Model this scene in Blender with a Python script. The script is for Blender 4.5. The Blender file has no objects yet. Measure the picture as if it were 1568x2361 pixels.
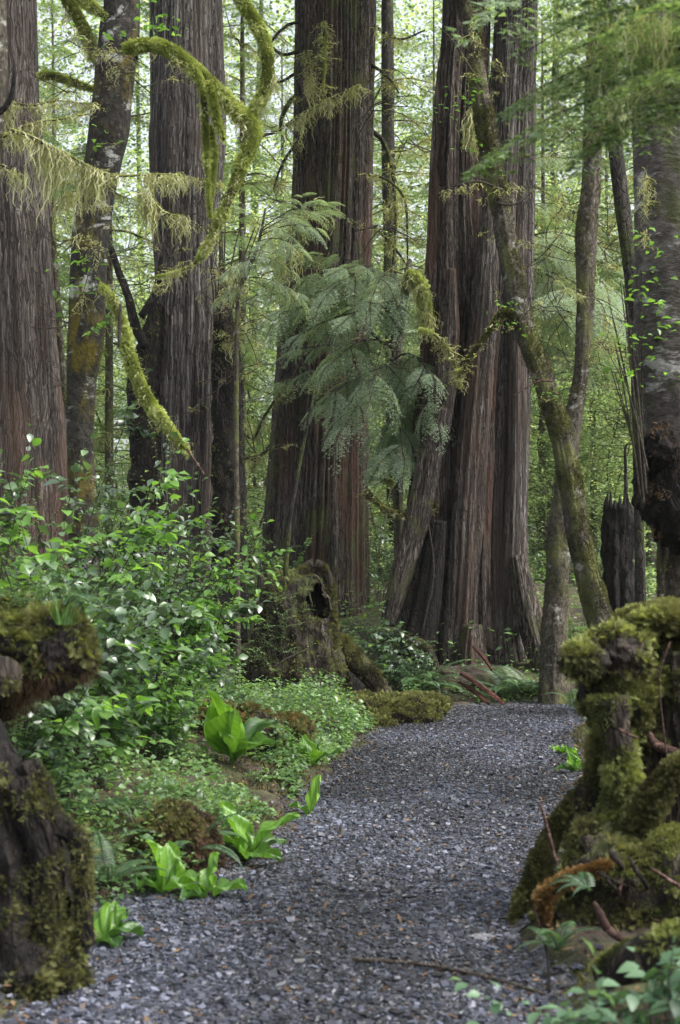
import bpy, math
import numpy as np
from mathutils import Vector

# ------------------------------------------------------------------ camera, sky, sun
SC = bpy.context.scene
FPX, CH, HY, CX = 3396.0, 1.5, 1320.0, 784.0     # photo measured at 1568 x 2361
cam_d = bpy.data.cameras.new('camera')
cam = bpy.data.objects.new('camera', cam_d)
SC.collection.objects.link(cam)
SC.camera = cam
cam.location = (0, 0, CH)
cam.rotation_euler = (math.radians(90), 0, 0)
cam_d.sensor_fit = 'VERTICAL'
cam_d.sensor_height = 24.0
cam_d.sensor_width = 24.0
cam_d.lens = 24.0 * FPX / 2361.0
cam_d.shift_y = (HY - 1180.5) / 2361.0
cam_d.clip_end = 600
cam_d.clip_start = 0.05
cam_d.dof.use_dof = True
cam_d.dof.focus_distance = 14.0
cam_d.dof.aperture_fstop = 2.6

SUN_EL, SUN_AZ = math.radians(56), math.radians(112)
world = bpy.data.worlds.new('World')
SC.world = world
world.use_nodes = True
wn = world.node_tree
bg = wn.nodes['Background']
sky = wn.nodes.new('ShaderNodeTexSky')
sky.sky_type = 'NISHITA'
sky.sun_disc = False
sky.sun_elevation = SUN_EL
sky.sun_rotation = SUN_AZ
sky.air_density = 1.0
sky.dust_density = 4.0
hsv = wn.nodes.new('ShaderNodeHueSaturation')     # the grey of an overcast day
hsv.inputs['Saturation'].default_value = 0.36
wn.links.new(sky.outputs[0], hsv.inputs['Color'])
wn.links.new(hsv.outputs[0], bg.inputs[0])
bg.inputs[1].default_value = 0.115
sun_d = bpy.data.lights.new('sun', 'SUN')
sun_d.energy = 1.5
sun_d.angle = math.radians(30)
sun_d.color = (1.0, 0.97, 0.92)
sun = bpy.data.objects.new('sun', sun_d)
SC.collection.objects.link(sun)
# sky sun_rotation 0 is +Y, clockwise seen from above
sv = Vector((math.sin(SUN_AZ) * math.cos(SUN_EL), math.cos(SUN_AZ) * math.cos(SUN_EL), math.sin(SUN_EL)))
sun.rotation_euler = sv.to_track_quat('Z', 'Y').to_euler()
SC.view_settings.view_transform = 'Standard'
SC.view_settings.look = 'None'
SC.view_settings.gamma = 1.0
SC.view_settings.exposure = 1.74
SC.render.resolution_x, SC.render.resolution_y = 680, 1024
SC.cycles.max_bounces = 6
SC.cycles.diffuse_bounces = 2
SC.cycles.glossy_bounces = 2
SC.cycles.transmission_bounces = 4
SC.cycles.transparent_max_bounces = 4
SC.cycles.use_fast_gi = False


def P(px, py, d):
    """A photo pixel and its distance -> the point out there."""
    return np.array([(px - CX) / FPX * d, d, CH + (HY - py) / FPX * d])


def PL(pts, d):
    """list of (px, py[, extra depth]) -> array of points"""
    return np.array([P(p[0], p[1], d + (p[2] if len(p) > 2 else 0.0)) for p in pts])


# ------------------------------------------------------------------ numpy mesh helpers
def _hash(ix, iy, iz, s):
    h = (ix * 374761393 + iy * 668265263 + iz * 2147483647 + s * 974711) & 0xffffffff
    h = ((h ^ (h >> 13)) * 1274126177) & 0xffffffff
    h = ((h ^ (h >> 16)) * 2246822519) & 0xffffffff
    return ((h ^ (h >> 15)) & 0xffffff) / float(0xffffff)


def noise(x, y, z, s=0):
    x, y, z = np.broadcast_arrays(np.asarray(x, float), np.asarray(y, float), np.asarray(z, float))
    ix, iy, iz = [np.floor(v).astype(np.int64) for v in (x, y, z)]
    fx, fy, fz = x - ix, y - iy, z - iz
    u, v, w = [f * f * (3 - 2 * f) for f in (fx, fy, fz)]
    r = 0
    for a in (0, 1):
        for b in (0, 1):
            for c in (0, 1):
                r = r + _hash(ix + a, iy + b, iz + c, s) * (u if a else 1 - u) * (v if b else 1 - v) * (w if c else 1 - w)
    return r


def fbm(x, y, z, s=0, o=3):
    r, a, t = 0, 1.0, 0
    for k in range(o):
        r = r + a * noise(x, y, z, s + k * 17)
        t += a
        a *= 0.5
        x, y, z = x * 2.03, y * 2.03, z * 2.03
    return r / t


def nrm(v):
    return v / (np.linalg.norm(v, axis=-1, keepdims=True) + 1e-9)


class MB:
    def __init__(s):
        s.v, s.q, s.t, s.r, s.n = [], [], [], [], 0

    def add(s, V, Q=None, T=None, rnd=None):
        V = np.asarray(V, float).reshape(-1, 3)
        s.v.append(V)
        if Q is not None and len(Q):
            s.q.append(np.asarray(Q, np.int64) + s.n)
        if T is not None and len(T):
            s.t.append(np.asarray(T, np.int64) + s.n)
        if rnd is None:
            rnd = 0.5
        s.r.append(np.broadcast_to(np.asarray(rnd, float), (len(V),)))
        s.n += len(V)
        return s

    def arrays(s):
        V = np.concatenate(s.v)
        Q = np.concatenate(s.q) if s.q else np.zeros((0, 4), np.int64)
        T = np.concatenate(s.t) if s.t else np.zeros((0, 3), np.int64)
        return V, Q, T, np.concatenate(s.r)

    def mesh(s, name, mat, smooth=True):
        V, Q, T, R = s.arrays()
        me = bpy.data.meshes.new(name)
        me.vertices.add(len(V))
        me.vertices.foreach_set('co', V.astype(np.float32).ravel())
        nl = len(Q) * 4 + len(T) * 3
        me.loops.add(nl)
        me.loops.foreach_set('vertex_index', np.concatenate([Q.ravel(), T.ravel()]).astype(np.int32))
        me.polygons.add(len(Q) + len(T))
        st = np.concatenate([np.arange(len(Q)) * 4, len(Q) * 4 + np.arange(len(T)) * 3]).astype(np.int32)
        me.polygons.foreach_set('loop_start', st)
        me.update(calc_edges=True)
        at = me.attributes.new('rnd', 'FLOAT', 'POINT')
        at.data.foreach_set('value', R.astype(np.float32))
        me.polygons.foreach_set('use_smooth', np.full(len(Q) + len(T), smooth))
        me.materials.append(mat)
        me.update()
        return me

    def build(s, name, mat, parent=None, smooth=True, loc=None):
        """link as ONE mesh object; loc shifts the origin there without moving the shape"""
        if not s.v:
            return None
        if loc is None and parent is not None:
            loc = ROOT_AT.get(parent.name)
        if loc is not None:
            s.v = [v - np.asarray(loc) for v in s.v]
        o = bpy.data.objects.new(name, s.mesh(name, mat, smooth))
        SC.collection.objects.link(o)
        if parent is not None:
            o.parent = parent
        elif loc is not None:
            o.location = tuple(loc)
        if loc is not None:
            ROOT_AT[o.name] = np.asarray(loc, float)
        return o


ROOT_AT = {}


def tag(o, label, cat, group=None, kind=None):
    if label:
        o['label'] = label
    if cat:
        o['category'] = cat
    if group:
        o['group'] = group
    if kind:
        o['kind'] = kind
    return o


def thing(name, label, cat, loc, group=None):
    o = bpy.data.objects.new(name, None)
    SC.collection.objects.link(o)
    o.location = tuple(loc)
    o.empty_display_size = 0.2
    ROOT_AT[o.name] = np.array(loc, float)
    return tag(o, label, cat, group)


def kids(o):
    return [c for c in bpy.data.objects if c.parent == o]


def dup(root, loc, rotz=0.0, sc=1.0, label=None, group=None, parts=None):
    r = root.copy()
    SC.collection.objects.link(r)
    r.location = tuple(loc)
    r.rotation_euler = (0, 0, rotz)
    r.scale = (sc, sc, sc) if np.isscalar(sc) else tuple(sc)
    if label:
        r['label'] = label
    if group:
        r['group'] = group
    for ch in (parts if parts is not None else kids(root)):
        c = ch.copy()
        SC.collection.objects.link(c)
        c.parent = r
        for g in kids(ch):
            e = g.copy()
            SC.collection.objects.link(e)
            e.parent = c
    return r


def resample(pts, rad, step):
    pts = np.asarray(pts, float)
    rad = np.asarray(rad, float)
    # Catmull-Rom through the given points
    n = len(pts)
    ext = np.vstack([2 * pts[0] - pts[1], pts, 2 * pts[-1] - pts[-2]])
    rx = np.concatenate([[rad[0]], rad, [rad[-1]]])
    P_, R_ = [], []
    for i in range(n - 1):
        p0, p1, p2, p3 = ext[i:i + 4]
        L = np.linalg.norm(p2 - p1)
        k = max(2, int(math.ceil(L / step)))
        t = np.linspace(0, 1, k, endpoint=False)[:, None]
        P_.append(0.5 * (2 * p1 + (p2 - p0) * t + (2 * p0 - 5 * p1 + 4 * p2 - p3) * t ** 2 + (3 * p1 - p0 - 3 * p2 + p3) * t ** 3))
        R_.append(rx[i + 1] + (rx[i + 2] - rx[i + 1]) * t[:, 0])
    P_.append(pts[-1:])
    R_.append(rad[-1:])
    return np.vstack(P_), np.concatenate(R_)


def frames(C):
    T = nrm(np.gradient(C, axis=0))
    ref = np.array([1.0, 0, 0]) if abs(T[:, 2]).mean() > 0.6 else np.array([0, 0, 1.0])
    U = nrm(ref - (T @ ref)[:, None] * T)
    W = np.cross(T, U)
    return T, U, W


def tube(mb, pts, rad, seg=12, step=0.1, disp=None, cap=True, rnd=None, hole=None):
    """skin a bent, tapering tube.  disp(theta, s, centre) -> factor on the radius"""
    C, R = resample(pts, rad, step)
    m = len(C)
    T, U, W = frames(C)
    th = np.linspace(0, 2 * math.pi, seg, endpoint=False)
    S = np.concatenate([[0], np.cumsum(np.linalg.norm(np.diff(C, axis=0), axis=1))])
    TH, SS = np.meshgrid(th, S)
    f = np.ones_like(TH)
    if disp is not None:
        f = disp(TH, SS, R[:, None])
    rr = R[:, None] * f
    V = C[:, None, :] + rr[..., None] * (np.cos(TH)[..., None] * U[:, None, :] + np.sin(TH)[..., None] * W[:, None, :])
    i, j = np.meshgrid(np.arange(m - 1), np.arange(seg), indexing='ij')
    j2 = (j + 1) % seg
    Q = np.stack([i * seg + j, i * seg + j2, (i + 1) * seg + j2, (i + 1) * seg + j], -1).reshape(-1, 4)
    if hole is not None:
        mid = V.reshape(-1, 3)[Q].mean(1)
        Q = Q[~hole(mid)]
    V = V.reshape(-1, 3)
    Tt = []
    if cap:
        V = np.vstack([V, C[0], C[-1] + T[-1] * R[-1] * 0.3])
        a, b = m * seg, m * seg + 1
        for k in range(seg):
            Tt.append((a, (k + 1) % seg, k))
            Tt.append((b, (m - 1) * seg + k, (m - 1) * seg + (k + 1) % seg))
    mb.add(V, Q, Tt, rnd)
    return C, R


def bark_disp(seed, flute=0.16, ff=1.6, strips=0.05, sf=9.0, zs=0.5, lump=0.03):
    def f(th, s, r):
        c, sn = np.cos(th), np.sin(th)
        a = fbm(c * ff + 7, sn * ff + 7, s * 0.16, seed, 2)
        fl = (a - 0.5) * 2 * flute
        b = noise(c * sf + 50, sn * sf + 50, s * zs, seed + 5)
        st = (np.abs(2 * b - 1) ** 0.7 - 0.5) * 2 * strips
        l = (fbm(c * 4 + 3, sn * 4 + 3, s * 4.0, seed + 9, 2) - 0.5) * 2 * lump
        return 1 + fl + st + l
    return f


def lump_disp(seed, amp=0.25, fr=3.0, fs=3.0):
    def f(th, s, r):
        c, sn = np.cos(th), np.sin(th)
        q = 1 + (fbm(c * fr * .6 + 9, sn * fr * .6 + 9, s * fs, seed, 4) - 0.5) * 2 * amp
        q = q + (np.abs(2 * noise(c * fr * 2 + 31, sn * fr * 2 + 31, s * fs * .35, seed + 3) - 1) - .5) * amp * .55      # fibres
        return q + (fbm(c * fr * 2.5 + 5, sn * fr * 2.5 + 5, s * fs * 3, seed + 8, 2) - .5) * amp * .6
    return f


def blob(mb, c, r, seed=0, amp=0.25, fr=2.5, nu=40, nv=24, flat=0.0, rnd=None):
    """lumpy ellipsoid"""
    c, r = np.asarray(c, float), np.asarray(r, float)
    th = np.linspace(0, 2 * math.pi, nu, endpoint=False)
    ph = np.linspace(-math.pi / 2 + 0.05, math.pi / 2 - 0.05, nv)
    TH, PH = np.meshgrid(th, ph)
    D = np.stack([np.cos(TH) * np.cos(PH), np.sin(TH) * np.cos(PH), np.sin(PH)], -1)
    k = 1 + (fbm(D[..., 0] * fr + 20, D[..., 1] * fr + 20, D[..., 2] * fr + 20, seed, 4) - 0.5) * 2 * amp
    k = k + (np.abs(2 * fbm(D[..., 0] * fr * 3 + 4, D[..., 1] * fr * 3 + 4, D[..., 2] * fr * 2 + 4, seed + 3, 2) - 1) - .2) * amp * .7
    V = c + D * r * k[..., None]
    i, j = np.meshgrid(np.arange(nv - 1), np.arange(nu), indexing='ij')
    j2 = (j + 1) % nu
    Q = np.stack([i * nu + j, i * nu + j2, (i + 1) * nu + j2, (i + 1) * nu + j], -1).reshape(-1, 4)
    V = V.reshape(-1, 3)
    V = np.vstack([V, V[:nu].mean(0), V[-nu:].mean(0)])
    T = [(nu * nv, (k + 1) % nu, k) for k in range(nu)] + [(nu * nv + 1, (nv - 1) * nu + k, (nv - 1) * nu + (k + 1) % nu) for k in range(nu)]
    mb.add(V, Q, T, rnd)


def scatter(mb, tv, tt, pos, dr, up, scale, rnd, tip=0.0):
    """copies of a small triangle template: +Y of it goes along dr, +Z towards up"""
    pos, dr, up = np.asarray(pos, float), nrm(np.asarray(dr, float)), np.asarray(up, float)
    n = len(pos)
    if n == 0:
        return
    side = nrm(np.cross(dr, up))
    nz = np.cross(side, dr)
    sc = np.asarray(scale, float)
    if sc.ndim == 1:
        sc = np.repeat(sc[:, None], 3, 1)
    tvs = tv[None, :, :] * sc[:, None, :]
    V = pos[:, None, :] + tvs[..., 0:1] * side[:, None, :] + tvs[..., 1:2] * dr[:, None, :] + tvs[..., 2:3] * nz[:, None, :]
    k = len(tv)
    T = (tt[None, :, :] + (np.arange(n) * k)[:, None, None]).reshape(-1, 3)
    R = np.broadcast_to(rnd, (n,))[:, None] + tip * (tv[None, :, 1] - .45)        # pale young tips; darker bases also stand in for shade between shoots
    mb.add(V.reshape(-1, 3), None, T, np.clip(R, 0, 1).ravel())


# templates ---------------------------------------------------------
def leaf_tmpl(w=0.5, fold=0.12, droop=0.12, tip=1.0):
    v = np.array([[0, 0, 0],
                  [-w * .36, .22, fold * .7], [0, .24, 0], [w * .36, .22, fold * .7],
                  [-w * .5, .5, fold], [0, .54, -droop * .25], [w * .5, .5, fold],
                  [-w * .3, .8, fold * .4 - droop * .6], [0, .82, -droop * .7], [w * .3, .8, fold * .4 - droop * .6],
                  [0, tip, -droop * 1.3]], float)
    t = np.array([[0, 2, 1], [0, 3, 2], [1, 2, 5], [1, 5, 4], [2, 3, 6], [2, 6, 5],
                  [4, 5, 8], [4, 8, 7], [5, 6, 9], [5, 9, 8], [7, 8, 10], [8, 9, 10]])
    return v, t


LEAF = leaf_tmpl()
LEAF_W = leaf_tmpl(0.72, 0.08, 0.16, 1.05)
SMALL_LEAF = (np.array([[0, 0, 0], [-.3, .45, .06], [0, .5, -.02], [.3, .45, .06], [0, 1, -.1]], float),
              np.array([[0, 2, 1], [0, 3, 2], [1, 2, 4], [2, 3, 4]]))
BLADE = (np.array([[-.5, 0, 0], [.5, 0, 0], [0, 1, 0]], float), np.array([[0, 1, 2]]))
QLEAF = (np.array([[0, 0, 0], [-.5, .5, .05], [.5, .5, .05], [0, 1, -.05]], float), np.array([[0, 2, 1], [1, 2, 3]]))


def feather_tmpl():
    V, T = [[-.03, 0, 0], [.03, 0, 0], [0, 1, -.12]], [[0, 1, 2]]
    for k, y in enumerate(np.linspace(.12, .88, 6)):
        for s in (-1, 1):
            n = len(V)
            l = .34 * math.sin(math.pi * (.18 + y * .75))
            z = -.12 * y * y
            V += [[0, y - .05, z], [0, y + .07, z], [s * l, y + l * .75, z + .05 - .1 * y]]
            T.append([n, n + 1, n + 2])
    return np.array(V, float), np.array(T)


FEATHER = feather_tmpl()


def strand_tmpl(seed, k=9):
    r = np.random.default_rng(seed)
    y = np.linspace(0, 1, k)
    w = np.array([.6] + list(r.uniform(.6, 1.15, k - 2)) + [0.08]) * (1 - y * 0.55)
    ox = np.cumsum(r.normal(0, 1.0, k)) * 1.5
    oz = np.cumsum(r.normal(0, 1.0, k)) * 1.5
    V, T = [], []
    for i in range(k):
        V += [[ox[i] - w[i] / 2, y[i], oz[i] - w[i] * .3], [ox[i] + w[i] / 2, y[i], oz[i] + w[i] * .3]]
        if i:
            a = 2 * (i - 1)
            T += [[a, a + 1, a + 3], [a, a + 3, a + 2]]
    return np.array(V, float), np.array(T)


STRANDS = [strand_tmpl(100 + i) for i in range(8)]


def lichen(mb, pts, dens, lmin, lmax, seed=0, w=0.006, spread=0.02, env=None):
    """beard lichen hanging in tufts from a branch line.  dens = tufts per metre"""
    r = np.random.default_rng(seed)
    C, _ = resample(pts, np.ones(len(pts)), 0.02)
    S = np.concatenate([[0], np.cumsum(np.linalg.norm(np.diff(C, axis=0), axis=1))])
    L = S[-1]
    nt = max(1, int(L * dens))
    ts = r.uniform(0, L, nt)
    lf = noise(ts * 3.1, 0.3, 0.7, seed)            # long tufts and gaps come in patches
    lf = np.clip(lf * .45 + noise(ts * 14.0, 5.3, 0.7, seed) * .75 - .1, 0, 1)
    keep = r.uniform(size=nt) < np.clip(lf * 2.0 - 0.45, 0.06, .8)
    ts, lf = ts[keep], lf[keep]
    tl = lmin + (lmax - lmin) * np.clip(lf * 1.7 - .35, 0, 1) ** 2 * r.uniform(.35, 1, len(ts))
    if env is not None:
        tl = tl * np.interp(ts / L, np.linspace(0, 1, len(env)), env)
    ns = 7
    t = np.repeat(ts, ns) + r.normal(0, .022, len(ts) * ns)
    t = np.clip(t, 0, L)
    ln = np.repeat(tl, ns) * r.uniform(.3, 1, len(t))
    pos = np.stack([np.interp(t, S, C[:, i]) for i in range(3)], -1) + r.normal(0, spread * .35, (len(t), 3))
    cen = np.stack([np.interp(np.repeat(ts, ns), S, C[:, i]) for i in range(3)], -1)
    off = (cen - pos) / np.maximum(ln, .05)[:, None] * .8          # a tuft draws together towards its tip
    dr = np.stack([r.normal(0, .10, len(t)) + off[:, 0], r.normal(0, .10, len(t)) + off[:, 1], -np.ones(len(t))], -1)
    up = np.stack([r.normal(size=len(t)), r.normal(size=len(t)), np.zeros(len(t))], -1)
    k = r.integers(0, len(STRANDS), len(t))
    for q in range(len(STRANDS)):
        m = k == q
        if m.any():
            sc = np.stack([np.full(m.sum(), w), ln[m], np.full(m.sum(), w)], -1) * np.array([1, 1, 1]) * r.uniform(.6, 1.5, (m.sum(), 1)) ** np.array([1, 0, 1])
            scatter(mb, STRANDS[q][0], STRANDS[q][1], pos[m], dr[m], up[m], sc, r.uniform(0, 1, m.sum()))


def fuzz(mb, src, n, ln, seed=0, wid=0.25, up=0.3, cond=None, droop=0.3, tuft=4, feather=False):
    """short moss shoots on a surface.  src = (V, Q, T, R) arrays"""
    r = np.random.default_rng(seed)
    V, Q, T, _ = src
    A = [T] if len(T) else []
    if len(Q):
        A += [Q[:, [0, 1, 2]], Q[:, [0, 2, 3]]]
    T = np.concatenate(A)
    a, b, c = V[T[:, 0]], V[T[:, 1]], V[T[:, 2]]
    N = np.cross(b - a, c - a)
    ar = np.linalg.norm(N, axis=1)
    N = nrm(N)
    cen = (a + b + c) / 3
    w = ar.copy()
    if cond is not None:
        w = w * np.clip(cond(cen, N), 0, None)
    if w.sum() <= 0:
        return
    k = r.choice(len(T), n, p=w / w.sum())
    u, v = r.uniform(size=n), r.uniform(size=n)
    fl = u + v > 1
    u[fl], v[fl] = 1 - u[fl], 1 - v[fl]
    pos = a[k] + (b[k] - a[k]) * u[:, None] + (c[k] - a[k]) * v[:, None]
    nn = N[k]
    g = noise(pos[:, 0] * 9, pos[:, 1] * 9, pos[:, 2] * 9, seed)
    tp, tuft, wid, ln = (FEATHER, max(1, tuft // 2), 1.0, ln * 1.45) if feather else (BLADE, tuft, wid, ln)
    for _ in range(tuft):
        d = nn + r.normal(0, .55, (n, 3)) + np.array([0, 0, up - droop * r.uniform(size=1)[0]])
        L = ln * r.uniform(.4, 1.2, n) * (.5 + g)
        scatter(mb, tp[0], tp[1], pos - nn * ln * .1, d, nn + r.normal(0, .4, (n, 3)) if feather else r.normal(size=(n, 3)),
                np.stack([L * wid, L, L], -1), np.clip((g - .5) * 1.5 + .42 + r.uniform(-.22, .25, n), 0, 1), .55)


# ------------------------------------------------------------------ materials
def mat(name):
    m = bpy.data.materials.new(name)
    m.use_nodes = True
    nt = m.node_tree
    nt.nodes.clear()
    out = nt.nodes.new('ShaderNodeOutputMaterial')
    bs = nt.nodes.new('ShaderNodeBsdfPrincipled')
    nt.links.new(bs.outputs[0], out.inputs[0])
    return m, nt, bs, out


def ramp(nt, src, stops):
    r = nt.nodes.new('ShaderNodeValToRGB')
    e = r.color_ramp.elements
    while len(e) < len(stops):
        e.new(0.5)
    for k, (p, c) in enumerate(stops):
        e[k].position = p
        e[k].color = (c[0], c[1], c[2], 1)
    nt.links.new(src, r.inputs[0])
    return r.outputs[0]


def tex(nt, scale, vec, detail=4, rough=0.6, size=1.0, dist=0.0):
    mp = nt.nodes.new('ShaderNodeMapping')
    mp.inputs['Scale'].default_value = scale
    nt.links.new(vec, mp.inputs[0])
    n = nt.nodes.new('ShaderNodeTexNoise')
    n.inputs['Scale'].default_value = size
    n.inputs['Detail'].default_value = detail
    n.inputs['Roughness'].default_value = rough
    n.inputs['Distortion'].default_value = dist
    nt.links.new(mp.outputs[0], n.inputs[0])
    return n.outputs[0]


def mixc(nt, f, a, b):
    m = nt.nodes.new('ShaderNodeMix')
    m.data_type = 'RGBA'
    for s, v in ((m.inputs[0], f), (m.inputs[6], a), (m.inputs[7], b)):
        if hasattr(v, 'is_linked'):
            nt.links.new(v, s)
        else:
            s.default_value = v if not isinstance(v, tuple) or len(v) == 4 else (*v, 1)
    return m.outputs[2]


def mathn(nt, op, a, b=0.0, c=0.0, clamp=False):
    m = nt.nodes.new('ShaderNodeMath')
    m.operation = op
    m.use_clamp = clamp
    for s, v in zip(m.inputs, (a, b, c)):
        if hasattr(v, 'is_linked'):
            nt.links.new(v, s)
        else:
            s.default_value = v
    return m.outputs[0]


def bark_mat(name, dark, mid, light, moss=0.0, fib=(9, 9, .8), bump=0.6, mosscol=(.045, .06, .012), moss_up=0.0,
             red=None, pale=None, pale_amt=0.0, bdist=0.045, psc=(3, 3, 5), cracks=1.0):
    m, nt, bs, out = mat(name)
    tc = nt.nodes.new('ShaderNodeTexCoord')
    v = tc.outputs['Object']
    a = tex(nt, fib, v, 6, .6, 1.0, .15)
    b = tex(nt, (fib[0] * 3, fib[1] * 3, fib[2] * 3), v, 5, .65)
    rdg = mathn(nt, 'MULTIPLY', mathn(nt, 'ABSOLUTE', mathn(nt, 'SUBTRACT', a, .5)), 5.5, clamp=True)     # fissures between the strips
    rdg = mathn(nt, 'POWER', rdg, .6)
    # plates: long cells split by crisp cracks, each plate with a tone of its own
    wv = nt.nodes.new('ShaderNodeTexNoise')
    wv.inputs['Scale'].default_value = 2.5
    wv.inputs['Detail'].default_value = 5
    nt.links.new(v, wv.inputs[0])
    wm = nt.nodes.new('ShaderNodeMix')
    wm.data_type = 'VECTOR'
    wm.inputs[0].default_value = .12
    nt.links.new(v, wm.inputs[4])
    nt.links.new(wv.outputs['Color'], wm.inputs[5])
    cr = []
    for q in (.55, 1.5):
        mp = nt.nodes.new('ShaderNodeMapping')
        mp.inputs['Scale'].default_value = (fib[0] * q, fib[1] * q, fib[2] * q * 1.1)
        nt.links.new(wm.outputs[1], mp.inputs[0])
        vo = nt.nodes.new('ShaderNodeTexVoronoi')
        vo.feature = 'DISTANCE_TO_EDGE'
        nt.links.new(mp.outputs[0], vo.inputs[0])
        cr.append(mathn(nt, 'MULTIPLY', vo.outputs['Distance'], 7.0, clamp=True))
        if q < 1:
            vc = nt.nodes.new('ShaderNodeTexVoronoi')
            nt.links.new(mp.outputs[0], vc.inputs[0])
            sp = nt.nodes.new('ShaderNodeSeparateColor')
            nt.links.new(vc.outputs['Color'], sp.inputs[0])
            tone = sp.outputs[0]
    if cracks < 1:
        cr = [mathn(nt, 'ADD', mathn(nt, 'MULTIPLY', q, cracks), 1 - cracks) for q in cr]
        tone = mathn(nt, 'ADD', mathn(nt, 'MULTIPLY', tone, cracks), .5 - .5 * cracks)
    crk = mathn(nt, 'MULTIPLY', cr[0], mathn(nt, 'ADD', mathn(nt, 'MULTIPLY', cr[1], .5), .5))
    hb = mathn(nt, 'ADD', mathn(nt, 'ADD', mathn(nt, 'MULTIPLY', rdg, .18), mathn(nt, 'MULTIPLY', b, .55)), mathn(nt, 'MULTIPLY', tone, .24))
    h = mathn(nt, 'MULTIPLY', hb, mathn(nt, 'ADD', mathn(nt, 'MULTIPLY', crk, .5), .5))
    col = ramp(nt, h, [(.25, dark), (.45, mid), (.66, light)])
    big = tex(nt, (1.3, 1.3, .45), v, 5, .65)
    col = mixc(nt, ramp(nt, big, [(.38, (0, 0, 0)), (.62, (1, 1, 1))]), mixc(nt, .45, col, (*dark, 1)), col)
    if red is not None:
        g = tex(nt, (2.2, 2.2, .35), v, 3, .6)
        col = mixc(nt, ramp(nt, g, [(.50, (0, 0, 0)), (.66, (.85, .85, .85))]), col, mixc(nt, h, (*[x * .5 for x in red], 1), (*red, 1)))
    if pale is not None:
        g = tex(nt, psc, v, 6, .72, 1, .3)
        col = mixc(nt, ramp(nt, g, [(.62 - pale_amt, (0, 0, 0)), (.68 - pale_amt, (1, 1, 1))]), col, (*pale, 1))
    if moss > 0:
        g = tex(nt, (2.4, 2.4, 1.3), v, 7, .72, 1, .3)
        if moss_up > 0:
            ge = nt.nodes.new('ShaderNodeNewGeometry')
            sx = nt.nodes.new('ShaderNodeSeparateXYZ')
            nt.links.new(ge.outputs['Normal'], sx.inputs[0])
            g = mathn(nt, 'ADD', g, mathn(nt, 'MULTIPLY', sx.outputs[2], moss_up))
        g2 = tex(nt, (30, 30, 30), v, 3)
        mc = mixc(nt, g2, (*[x * .5 for x in mosscol], 1), (*[min(1, x * 1.7) for x in mosscol], 1))
        f = ramp(nt, g, [(.68 - moss * .4, (0, 0, 0)), (.76 - moss * .4, (1, 1, 1))])
        col = mixc(nt, f, col, mc)
    nt.links.new(col, bs.inputs['Base Color'])
    bs.inputs['Roughness'].default_value = .85
    bs.inputs['Specular IOR Level'].default_value = .3
    bp = nt.nodes.new('ShaderNodeBump')
    bp.inputs['Strength'].default_value = bump
    bp.inputs['Distance'].default_value = bdist
    nt.links.new(h, bp.inputs['Height'])
    nt.links.new(bp.outputs[0], bs.inputs['Normal'])
    return m


def leaf_mat(name, c0, c1, c2, trans=0.35, rough=0.4, spec=0.5, tcol=None):
    m, nt, bs, out = mat(name)
    at = nt.nodes.new('ShaderNodeAttribute')
    at.attribute_name = 'rnd'
    oi = nt.nodes.new('ShaderNodeObjectInfo')
    f = mathn(nt, 'ADD', at.outputs['Fac'], mathn(nt, 'MULTIPLY', mathn(nt, 'SUBTRACT', oi.outputs['Random'], .5), .3), clamp=True)
    col = ramp(nt, f, [(0, c0), (.5, c1), (1, c2)])
    nt.links.new(col, bs.inputs['Base Color'])
    bs.inputs['Roughness'].default_value = rough
    bs.inputs['Specular IOR Level'].default_value = spec
    if spec > .7:
        bs.inputs['Coat Weight'].default_value = .9 if name == 'salal_leaf' else .3
        bs.inputs['Coat Roughness'].default_value = .36
    if trans > 0:
        tr = nt.nodes.new('ShaderNodeBsdfTranslucent')
        if tcol is None:
            gm = nt.nodes.new('ShaderNodeMix')
            gm.data_type = 'RGBA'
            gm.blend_type = 'MULTIPLY'
            gm.inputs[0].default_value = 1
            nt.links.new(col, gm.inputs[6])
            gm.inputs[7].default_value = (1.9, 1.9, .9, 1)
            nt.links.new(gm.outputs[2], tr.inputs[0])
        else:
            tr.inputs[0].default_value = (*tcol, 1)
        mx = nt.nodes.new('ShaderNodeMixShader')
        mx.inputs[0].default_value = trans
        nt.links.new(bs.outputs[0], mx.inputs[1])
        nt.links.new(tr.outputs[0], mx.inputs[2])
        nt.links.new(mx.outputs[0], out.inputs[0])
    return m


M = {}
M['cedar'] = bark_mat('cedar_bark', (.018, .013, .011), (.13, .108, .095), (.33, .295, .27), .12, fib=(19, 19, .55), red=(.17, .10, .07), bump=.9)
M['cedar_red'] = bark_mat('red_cedar_bark', (.012, .008, .006), (.115, .088, .073), (.31, .265, .235), .1, fib=(15, 15, .6), red=(.16, .075, .05), bump=.9)
M['cedar_grey'] = bark_mat('grey_cedar_wood', (.02, .016, .014), (.16, .14, .127), (.42, .385, .36), .08, fib=(17, 17, .5), bump=.9, red=(.15, .11, .09))
M['cedar_mossy'] = bark_mat('shaggy_cedar_bark', (.012, .009, .007), (.12, .097, .082), (.33, .285, .25), .38, fib=(17, 17, 1.1), bump=1.0, mosscol=(.085, .09, .04), red=(.17, .09, .065))
M['mossy_bark'] = bark_mat('mossy_bark', (.012, .010, .007), (.07, .058, .042), (.22, .20, .16), .46, fib=(11, 11, 7), bump=1.0, mosscol=(.085, .09, .03), pale=(.28, .28, .24), pale_amt=.045, cracks=.15)
M['lichen_bark'] = bark_mat('lichen_spotted_bark', (.008, .007, .006), (.032, .028, .023), (.09, .083, .07), .42, fib=(9, 9, 7), mosscol=(.10, .078, .010),
                            pale=(.38, .39, .36), pale_amt=.06, bump=1.0, cracks=.1)
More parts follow.
